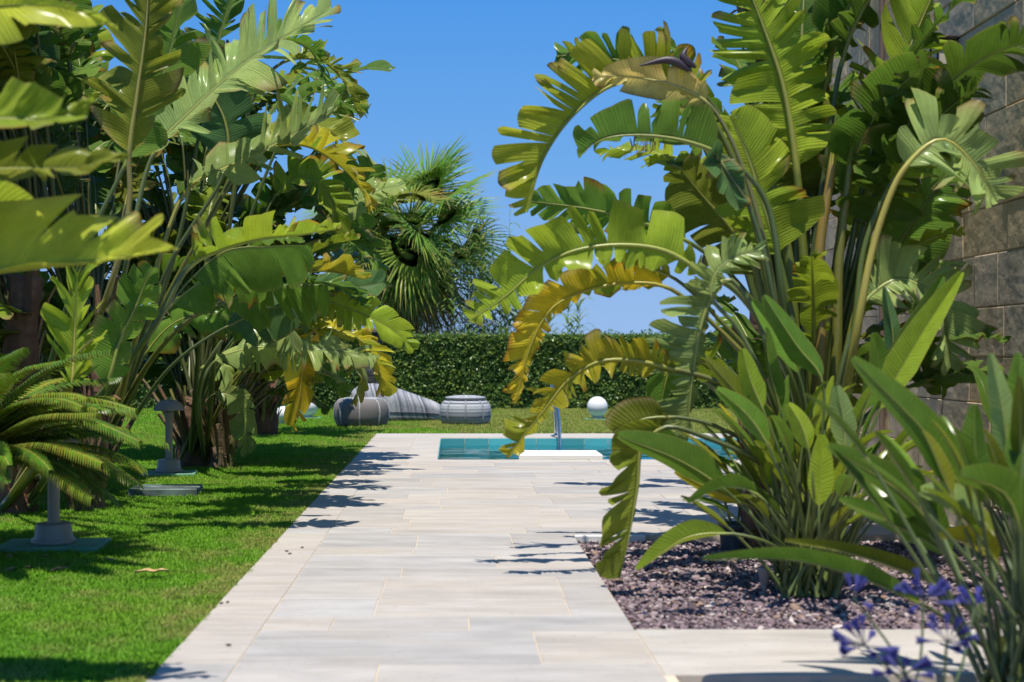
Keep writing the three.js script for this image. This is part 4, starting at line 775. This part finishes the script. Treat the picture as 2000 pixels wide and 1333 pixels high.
// ---------------------------------------------------------------- fan palm behind the hedge
{
  const ZP = 31.5, base = P(800, 640, ZP).setY(-.1), ctr = P(798, 455, ZP);
  const o = thing('fan_palm', 'fan palm with spiky round leaves rising behind the hedge', 'palm', base);
  const up = ctr.clone().sub(base), b = new MB(); tube(b, [V3(0, 0, 0), V3(.03, up.y * .5, 0), up.clone().add(V3(0, -.1, 0))], (t) => .24 - .06 * t, 12, (t, a) => { const k = .6 + .7 * hash(Math.floor(a * 3), Math.floor(t * 30), 9); return [.15 * k, .105 * k, .07 * k]; }); obj('trunk', b.geo(), FIBRE, o);
  const mat = new THREE.MeshPhysicalMaterial({ side: THREE.DoubleSide, vertexColors: true, roughness: .95, transmission: .42, thickness: 0, specularIntensity: .12, clearcoat: .6, clearcoatRoughness: .3 });
  const R = rng(516), n = 30;
  const list = [];
  for (let k = 0; k < 56; k++) list.push([k * 2.399 + R.r(-.4, .4), 1.40 - 2.6 * Math.pow(k / 56, .9) + R.r(-.2, .2), R.r(.8, 1.5), R.r(1.2, 1.8)]);
  for (let k = 0; k < 16; k++) list.push([R.r(0, 6.283), R.r(-.3, 1.3), R.r(.25, .7), R.r(.9, 1.4)]);
  for (const [az, el, pl, rad] of list) {
    const h = V3(Math.cos(az), 0, Math.sin(az)), pts = []; let p = up.clone(), a = el;
    const down = el < -.25;
    for (let i = 0; i <= 8; i++) { pts.push(p.clone()); p = p.clone().addScaledVector(h.clone().multiplyScalar(Math.cos(a)).setY(Math.sin(a)), pl / 8); a -= .05 + (el < .5 ? .03 : 0); }
    const hub = pts.at(-1), T = h.clone().multiplyScalar(Math.cos(a)).setY(Math.sin(a)), S = V3(-h.z, 0, h.x).applyAxisAngle(T, R.r(-1.1, 1.1)), N = S.clone().cross(T).normalize(); if (N.y < 0) N.negate();
    const st = new MB(); tube(st, pts, (t) => .024 - .011 * t, 6, () => [.26, .28, .05]);
    const lb = new MB(), dead = el < -.75, tone = dead ? R.pick([[.34, .26, .12], [.26, .22, .09]]) : R.pick([[.22, .40, .045], [.17, .32, .045], [.30, .43, .06], [.38, .44, .08]]);
    const spread = 1.75, fused = .24, ring = [], cHub = lb.v(hub, 0, 0, mix3(tone, [.4, .4, .1], .4));
    const pos = (ang, r, lift, drop) => hub.clone().addScaledVector(T, Math.cos(ang) * r).addScaledVector(S, Math.sin(ang) * r).addScaledVector(N, lift).add(V3(0, -drop, 0));
    for (let i = 0; i <= 2 * n; i++) { const ang = (i / n - 1) * spread, v = Math.abs(Math.sin(ang)); ring.push(lb.v(pos(ang, rad * fused, (i % 2 ? .018 : -.012) , 0), i / 2 / n, .4, tone.map((x) => x * R.r(.85, 1.1)))); if (i) lb.tri(cHub, ring[i - 1], ring[i]); }
    for (let k = 0; k < n; k++) {
      const ang = ((2 * k + 1) / n - 1) * spread, hw = spread / n * .75, v = Math.abs(Math.sin(ang)), lift = 0, len = rad * (1 - .18 * Math.abs(ang) / spread) * R.r(.9, 1.05), dr = R.r(.04, .34) * (down ? 1.2 : 1), c = tone.map((x) => x * R.r(.75, 1.3)), tip = mix3(c, [.45, .36, .16], R() < .35 ? .8 : .3), o2 = R.r(-.03, .03);
      const i0 = lb.v(pos(ang - hw * .40 + o2, len * .7, lift * .7 - .006, dr * .3), 0, .7, c), i1 = lb.v(pos(ang + o2, len * .7, lift * .7 + .012, dr * .3), .5, .7, c), i2 = lb.v(pos(ang + hw * .40 + o2, len * .7, lift * .7 - .006, dr * .3), 1, .7, c), i3 = lb.v(pos(ang + o2 * 2, len, lift, dr), .5, 1, tip);
      lb.quad(ring[2 * k], ring[2 * k + 1], i1, i0); lb.quad(ring[2 * k + 1], ring[2 * k + 2], i2, i1); lb.tri(i0, i1, i3); lb.tri(i1, i2, i3);
    }
    const lf = obj('fan_leaf', lb.geo(), mat, o); obj('leaf_stalk', st.geo(), STALK, lf);
  }
}

// ---------------------------------------------------------------- giant reeds behind the hedge
{
  const mat = new THREE.MeshPhysicalMaterial({ side: THREE.DoubleSide, vertexColors: true, roughness: .95, transmission: .4, thickness: 0, specularIntensity: .12, clearcoat: .3, clearcoatRoughness: .4 });
  const R = rng(808);
  const clump = (label, xs, tops, n, green, Z) => {
    const o = thing('giant_reed', label, 'reeds', P((xs[0] + xs[1]) / 2, 640, Z).setY(-.1), 'giant reeds behind the hedge');
    for (let k = 0; k < n; k++) {
      const x = R.r(...xs), topY = R.r(...tops), z = Z + R.r(-.5, .6), foot = P(x + R.r(-12, 12), 640, z).setY(-.1).sub(o.position), top = P(x + R.r(-16, 16), topY, z).sub(o.position), fresh = R() < green, cb = new MB(), pts = [];
      const lean = V3(R.r(-.15, .15), 0, R.r(-.1, .1));
      for (let i = 0; i <= 14; i++) { const t = i / 14; pts.push(foot.clone().lerp(top, t).addScaledVector(lean, t * t)); }
      const cc = fresh ? [.16, .20, .05] : [.36, .26, .13]; tube(cb, pts, (t) => .011 * (1 - .75 * t), 5, () => cc);
      const cane = obj('cane', cb.geo(), STALK, o), lb = new MB(), m = fresh ? 26 : 9;
      for (let i = 0; i < m; i++) {
        const t = .30 + .69 * (i / m) + R.r(-.01, .01), q = pts[Math.floor(t * 14)].clone().lerp(pts[Math.min(14, Math.floor(t * 14) + 1)], (t * 14) % 1), az = (i % 2 ? 0 : Pi) + R.r(-1.1, 1.1), h = V3(Math.cos(az), 0, Math.sin(az)), s = V3(-h.z, 0, h.x), L = R.r(.45, .8) * (1 - .25 * t), w = R.r(.022, .038), c = (fresh ? R.pick([[.28, .40, .08], [.38, .48, .14], [.20, .32, .07]]) : R.pick([[.40, .30, .14], [.30, .21, .10]])).map((v) => v * R.r(.8, 1.2));
        let pr = null, a = R.r(.5, 1.1), p = q;
        for (let j = 0; j <= 4; j++) { const ww = w * (j === 4 ? .05 : 1 - .15 * j); const id = [lb.v(p.clone().addScaledVector(s, ww), 0, j, c), lb.v(p.clone().addScaledVector(s, -ww), 1, j, c)]; if (pr) lb.quad(pr[0], pr[1], id[1], id[0]); pr = id; p = p.clone().addScaledVector(h.clone().multiplyScalar(Math.cos(a)).setY(Math.sin(a)), L / 4); a -= R.r(.3, .6); }
      }
      obj('cane_leaves', lb.geo(), mat, cane, 'stuff');
    }
  };
  clump('tall green reeds right of the fan palm, behind the hedge', [895, 990], [395, 560], 34, .92, 30.2);
  clump('dry brown reeds below the fan palm, behind the hedge', [775, 900], [520, 610], 44, .25, 32.6);
  clump('low green reed shoots behind the hedge, seen under the arching leaves', [985, 1120], [540, 625], 14, .95, 30.5);
  clump('dry reeds behind the hedge left of the fan palm', [600, 770], [540, 620], 30, .4, 32.4);
}

// ---------------------------------------------------------------- garden furniture
function weave(seed, base, dark, light) {     // woven stripes across u
  return tex(512, 256, (u, v) => { const band = vnoise(u * 26, 0, 26, 1, seed), fine = .5 + .5 * Math.cos(u * 140 * 2 * Pi), dash = vnoise(u * 90, v * 60, 90, 60, seed + 3); let c = mix3(base, dark, Math.max(0, band - .55) * 2.6); c = mix3(c, light, Math.max(0, .42 - band) * 2.2); return c.map((x) => x * (.72 + .2 * fine + .4 * (dash - .3))); }, true);
}
function pouf(label, at, r, h, cloth, piping, lid) {
  const o = thing('floor_pouf', label, 'pouf', at, 'poufs on the far lawn');
  const prof = []; for (let i = 0; i <= 22; i++) { const t = i / 22, a = -Pi / 2 + t * Pi; prof.push(new THREE.Vector2(r * (.62 + .38 * Math.pow(Math.max(0, Math.cos(a)), .8)) * (i === 0 ? .0001 : 1), h * (.5 + .5 * Math.sign(Math.sin(a)) * Math.pow(Math.abs(Math.sin(a)), .85)))); }
  prof.push(new THREE.Vector2(r * .62, h * 1.0), new THREE.Vector2(r * .0001, h * 1.02));
  const g = new THREE.LatheGeometry(prof, 64), p = g.attributes.position, uv = g.attributes.uv;
  for (let i = 0; i < p.count; i++) { const x = p.getX(i), y = p.getY(i), z = p.getZ(i), a = Math.atan2(z, x), k = 1 - .035 * Math.pow(Math.abs(Math.cos(a * 4)), 14) + .012 * (fbm(x * 6 + 30, y * 6 + z * 5 + 30, 99, 99, 3, 4) - .5); p.setXYZ(i, x * k, y, z * k); uv.setXY(i, y * 1.6, uv.getX(i) * 8); }
  g.computeVertexNormals(); obj('body', g, cloth, o);
  for (let k = 0; k < 8; k++) { const a = k / 8 * 2 * Pi + Pi / 8 * 0, b = new MB(), pts = prof.slice(1, 23).map((q) => V3(Math.cos(a) * (q.x * .975 + .004), q.y, Math.sin(a) * (q.x * .975 + .004))); tube(b, pts, () => .0135, 7); obj('piping', b.geo(), piping, o); }
  if (lid) {
    const lg = new THREE.LatheGeometry([[.0001, .0], [r * .70, .0], [r * .755, .018], [r * .765, .038], [r * .73, .058], [r * .4, .078], [.0001, .085]].map((q) => new THREE.Vector2(...q)), 48); const u2 = lg.attributes.uv; for (let i = 0; i < u2.count; i++) u2.setXY(i, u2.getX(i) * 6, u2.getY(i)); const l = obj('lid', lg, cloth, o); l.position.y = h * .985;
  }
  const b = new MB(), pts = []; for (let i = 0; i <= 40; i++) { const a = i / 40 * 2 * Pi; pts.push(V3(Math.cos(a) * r * (lid ? .755 : .62), h * (lid ? .985 : .99) + (lid ? .04 : .006), Math.sin(a) * r * (lid ? .755 : .62))); } tube(b, pts, () => .017, 7, null, false); obj('rope_rim', b.geo(), piping, o);
}
{
  const taupe = std({ color: lin(.17, .155, .145), roughness: .95, bumpMap: fineTex, bumpScale: .001 });
  const rope = std({ roughness: .9, map: tex(64, 256, (u, v) => { const k = vnoise(u * 6, v * 40, 6, 40, 2); return mix3([.16, .18, .22], [.62, .62, .60], k); }, true) });
  const w2 = std({ map: weave(5, [.40, .42, .45], [.09, .10, .12], [.66, .66, .64]), roughness: .9, bumpMap: fineTex, bumpScale: .002 });
  const w3 = weave(14, [.32, .33, .355], [.11, .115, .14], [.48, .475, .465]); w3.repeat.set(.9, 1);
  pouf('taupe drum pouf with pale rope seams, left of the striped lounger', P(706, 829, 21.2).setY(-.012), .445, .44, taupe, rope, false);
  pouf('grey blue woven drum pouf with a lid, right of the striped lounger', P(909, 826, 21.6).setY(-.012), .415, .41, w2, std({ color: lin(.30, .31, .34), roughness: .9 }), true);
  // lounger: a wedge shaped floor cushion, high at the left
  const at = P(800, 823, 22.9).setY(-.012), o = thing('floor_lounger', 'striped grey wedge floor cushion between the two poufs', 'lounger', at);
  const b = new MB(), nu = 40, nv = 40, LX = 1.05, rows = [];
  const rise = (t) => .74 - .28 * t * t * (3 - 2 * t) - .07 * t;
  const pt = (t, a, grow = 0) => { const e = Math.min(1, Math.pow(Math.max(0, Math.sin(Pi * Math.min(1, Math.max(0, .015 + .97 * t)))), .17)), h = rise(t) * e, d = .46 * e, ca = Math.cos(a), sa = Math.sin(a); const z = d * Math.sign(ca) * Math.pow(Math.abs(ca), .55), y = .17 * e + (sa > 0 ? (h - .17 * e) * Math.pow(sa, .55) : .165 * e * -Math.pow(-sa, .35)); return V3(-1.02 + 1.58 * t, Math.max(.003, y + .02 * (1 - e)), z + grow * Math.sign(ca)); };
  for (let i = 0; i <= nu; i++) { const t = i / nu, row = []; for (let k = 0; k < nv; k++) row.push(b.v(pt(t, k / nv * 2 * Pi), t * 2.2 + .15 * Math.sin(k / nv * 2 * Pi), k / nv * 3)); rows.push(row); }
  for (let i = 0; i < nu; i++) for (let k = 0; k < nv; k++) b.quad(rows[i][k], rows[i][(k + 1) % nv], rows[i + 1][(k + 1) % nv], rows[i + 1][k]);
  for (const r of [rows[0], rows[nu]]) { const c = b.v(V3((b.p[r[0] * 3] + b.p[r[20] * 3]) / 2, .17 * .5, 0), 0, 0); for (let k = 0; k < nv; k++) b.tri(c, r[k], r[(k + 1) % nv]); }
  obj('cushion', b.geo(), std({ map: w3, roughness: .92, bumpMap: fineTex, bumpScale: .003 }), o);
  const s = new MB(), pts = []; for (let i = 0; i <= 40; i++) pts.push(pt(.02 + .96 * i / 40, 0, .004)); tube(s, pts, () => .009, 6); obj('piping', s.geo(), std({ color: lin(.08, .085, .10), roughness: .9 }), o);
}
function globe(label, at, r, slab) {
  const o = thing('globe_lamp', label, 'lamp', at, 'white globe lamps on the far lawn');
  const m = new THREE.MeshPhysicalMaterial({ color: lin(.80, .80, .80), roughness: .38, clearcoat: .4, clearcoatRoughness: .2 });
  const g = obj('globe', new THREE.SphereGeometry(r, 40, 28), m, o); g.position.y = r * .98 + .05;
  const c = obj('collar', new THREE.CylinderGeometry(r * .45, r * .5, .04, 24), std({ color: lin(.5, .5, .5), roughness: .5 }), o); c.position.y = .045;
  if (slab) obj('base_slab', chamferBox(.46, .028, .40, .004), GREENSLAB, o);
}
globe('white globe lamp on a green slab, in front of the right part of the hedge', P(1167, 819, 23.2).setY(-.012), .182, true);
globe('white globe lamp half hidden behind the farthest left plant', P(602, 812, 23.6).setY(-.012), .17, true);
globe('lower white globe lamp at the foot of the farthest left plant', P(553, 830, 21.6).setY(-.012), .13, false);

function mushroomLamp(label, at, slabW, slabD, turn) {
  const o = thing('mushroom_lamp', label, 'lamp', at, 'mushroom bollard lamps on the left lawn');
  const sl = obj('base_slab', chamferBox(slabW, .04, slabD, .006), GREENSLAB, o); sl.rotation.y = turn; sl.position.y = -.006;
  const lathe = (n, pr, m = GREYPLASTIC) => obj(n, new THREE.LatheGeometry(pr.map((q) => new THREE.Vector2(...q)), 40), m, o);
  lathe('foot', [[.001, .034], [.128, .034], [.133, .040], [.133, .058], [.128, .064], [.116, .066], [.106, .15], [.1, .156], [.001, .157]]);
  lathe('post', [[.036, .156], [.036, .42], [.037, .55], [.047, .58], [.049, .64], [.001, .642]]);
  lathe('shade', [[.05, .632], [.145, .63], [.15, .634], [.148, .645], [.138, .672], [.115, .700], [.082, .722], [.04, .735], [.001, .738]]);
}
mushroomLamp('grey mushroom lamp on a green slab in front of the dry plant base', V3(-2.76, -.012, -12.9), .52, .42, .12);
mushroomLamp('grey mushroom lamp with its cap hidden behind the cycad fronds', V3(-2.45, -.012, -8.15), .62, .42, .05);
{ const o = thing('drain_cover', 'pale green rectangular cover slab lying in the grass', 'cover', V3(-2.42, -.02, -11.2)); const q = obj('cover', chamferBox(.56, .075, .40, .008), std({ color: lin(.22, .30, .27), roughness: .75, map: noiseTex, bumpMap: fineTex, bumpScale: .002 }), o); q.rotation.y = .06; }
{ // dry leaf on the grass
  const o = thing('fallen_leaf', 'curled dry brown leaf lying on the lawn', 'leaf', P(296, 1129, 7.02).setY(.014)), b = new MB(), R = rng(66);
  let pr = null; for (let i = 0; i <= 8; i++) { const t = i / 8, w = .034 * Math.sin(Pi * Math.min(1, t * .96 + .03)) * (.8 + .4 * R()), y = .012 + .010 * R(); const id = [-1, -.4, .3, 1].map((s) => b.v(V3(-.09 + .18 * t, y + .012 * s * s, w * s), t, s, mix3([.42, .25, .10], [.60, .44, .22], R()))); if (pr) for (let k = 0; k < 3; k++) b.quad(pr[k], pr[k + 1], id[k + 1], id[k]); pr = id; }
  obj('blade', b.geo(), std({ vertexColors: true, roughness: .9 }), o);
}
{ // bits of dry leaf on the lawn by the lamp
  const R = rng(71), m = std({ color: lin(.30, .19, .09), roughness: 1 });
  for (let k = 0; k < 14; k++) { const g = new THREE.IcosahedronGeometry(.022, 0); g.scale(1.6, .3, .7); const o = obj('leaf_scrap', g, m, scene); o.position.set(R.r(-2.9, -1.9), .010, -R.r(7.2, 7.75)); o.rotation.set(R.r(-.3, .3), R() * 6, R.r(-.3, .3)); tag(o, 'brown scrap of dry leaf on the grass before the near lamp', 'leaf scrap', 'dry leaf scraps before the near lamp'); }
}
{ // ribbed dark pot behind the gravel bed
  const o = thing('plant_pot', 'dark grey ribbed pot half hidden behind the paddle leaves', 'pot', P(1437, 1046, 8.3).setY(-.045));
  const m = std({ color: lin(.045, .055, .065), roughness: .6, bumpMap: fineTex, bumpScale: .002 });
  const g = new THREE.LatheGeometry([[.001, 0], [.085, 0], [.09, .01], [.097, .12], [.1, .135], [.112, .14], [.114, .165], [.104, .168], [.098, .15], [.001, .148]].map((q) => new THREE.Vector2(...q)), 60), p = g.attributes.position;
  for (let i = 0; i < p.count; i++) { const x = p.getX(i), z = p.getZ(i), y = p.getY(i); if (y > .01 && y < .13) { const k = 1 + .035 * Math.cos(Math.atan2(z, x) * 20); p.setX(i, x * k); p.setZ(i, z * k); } } g.computeVertexNormals();
  obj('pot', g, m, o);
  const R = rng(81); for (let k = 0; k < 9; k++) { const b = new MB(), a = R() * 6.28, l = R.r(.02, .09); tube(b, [V3(Math.cos(a) * .04, .15, Math.sin(a) * .04), V3(Math.cos(a) * (.05 + l), .3, Math.sin(a) * (.05 + l)), V3(Math.cos(a) * (.05 + 2 * l), .42, Math.sin(a) * (.05 + 2 * l))], (t) => .007 * (1 - .6 * t), 6, () => [.08, .15, .04]); obj('stem', b.geo(), STALK, o); }
}
{ // small spike light in the gravel
  const o = thing('spike_light', 'small grey spike spotlight stuck in the gravel beneath the paddle leaves', 'light', P(1493, 1150, 6.75).setY(-.04));
  const lathe = (n, pr) => obj(n, new THREE.LatheGeometry(pr.map((q) => new THREE.Vector2(...q)), 24), GREYPLASTIC, o);
  lathe('spike', [[.002, -.03], [.012, .03], [.014, .05], [.001, .052]]); lathe('housing', [[.001, .05], [.018, .052], [.034, .13], [.036, .14], [.030, .142], [.026, .12], [.001, .118]]);
}

// ---------------------------------------------------------------- agapanthus in the near corner
{
  const R = rng(4004), petal = new THREE.MeshPhysicalMaterial({ side: THREE.DoubleSide, vertexColors: true, roughness: .95, transmission: .35, thickness: 0, specularIntensity: .12, clearcoat: .2, clearcoatRoughness: .4 });
  const o = thing('agapanthus_plant', 'blue violet agapanthus in flower at the bottom right', 'flower', V3(1.28, -.05, -3.98), null);
  const floret = (dir, c, len) => {      // trumpet of six petals on a thin stalk
    const b = new MB(), up = Math.abs(dir.y) > .9 ? V3(1, 0, 0) : V3(0, 1, 0), s = dir.clone().cross(up).normalize(), t = s.clone().cross(dir), rows = [];
    const open = R.r(.7, 1.1), tip = len + .03;
    for (let j = 0; j <= 4; j++) { const u = j / 4, row = []; for (let k = 0; k < 12; k++) { const a = k / 12 * 2 * Pi, lobe = k % 2 ? 1 : j > 2 ? .72 : 1, r = (.0022 + .004 * u + (j > 1 ? .011 * open * (u - .25) ** 1.4 * lobe : 0)); row.push(b.v(dir.clone().multiplyScalar(len * .55 + u * (tip - len * .55) * (k % 2 || j < 3 ? 1 : .86)).addScaledVector(s, Math.cos(a) * r).addScaledVector(t, Math.sin(a) * r), 0, u, mix3([.05, .05, .19], [.12, .125, .42], (k % 2) * .5 + R() * .3).map((x) => x * c))); } rows.push(row); }
    for (let j = 0; j < 4; j++) for (let k = 0; k < 12; k++) b.quad(rows[j][k], rows[j][(k + 1) % 12], rows[j + 1][(k + 1) % 12], rows[j + 1][k]);
    tube(b, [V3(0, 0, 0), dir.clone().multiplyScalar(len * .3), dir.clone().multiplyScalar(len * .57)], () => .0016, 4, () => [.06, .07, .10]);
    return b.geo();
  };
  for (const [x, y, z, n, c, len] of [[1690, 1262, 3.95, 15, 1, .062], [1668, 1168, 4.15, 6, 1.1, .045], [1805, 1172, 4.05, 13, 1.1, .06], [1765, 1318, 3.85, 14, .95, .06], [1905, 1185, 4.1, 5, 1.6, .04], [1850, 1255, 3.9, 9, .9, .055]]) {
    const top = P(x, y, z).sub(o.position), foot = V3(R.r(-.06, .2), 0, R.r(-.1, .1)), b = new MB(), mid = foot.clone().lerp(top, .5).add(V3(.05, .02, 0));
    tube(b, sampleCurve([foot, mid, top], 14), (t) => .0055 - .0015 * t, 6, () => [.10, .15, .05]);
    const st = obj('flower_stem', b.geo(), STALK, o);
    for (let k = 0; k < n; k++) { const el = R.r(-.35, 1.2), az = R() * 6.283, d = V3(Math.cos(az) * Math.cos(el), Math.sin(el), Math.sin(az) * Math.cos(el)), f = obj('blossom', floret(d, c, len * R.r(.8, 1.15)), petal, st); f.position.copy(top); }
  }
  for (let k = 0; k < 16; k++) { const az = R() * 6.283, h = V3(Math.cos(az), 0, Math.sin(az)), s = V3(-h.z, 0, h.x), b = new MB(), L = R.r(.28, .42); let pr = null, p = V3(R.r(-.05, .12), 0, R.r(-.05, .05)), a = R.r(.9, 1.3); for (let i = 0; i <= 7; i++) { const w = .011 * (i === 7 ? .1 : 1 - .06 * i), c = [.08, .14, .035]; const id = [b.v(p.clone().addScaledVector(s, w), 0, i, c), b.v(p.clone().add(V3(0, -.003, 0)), .5, i, c), b.v(p.clone().addScaledVector(s, -w), 1, i, c)]; if (pr) { b.quad(pr[0], pr[1], id[1], id[0]); b.quad(pr[1], pr[2], id[2], id[1]); } pr = id; p = p.clone().addScaledVector(h.clone().multiplyScalar(Math.cos(a)).setY(Math.sin(a)), L / 7); a -= R.r(.12, .3); } obj('leaf', b.geo(), PADDLE, o); }
}
scene.traverse((o) => { if (o.isMesh) o.castShadow = o.receiveShadow = true; });
renderer.render(scene, camera);
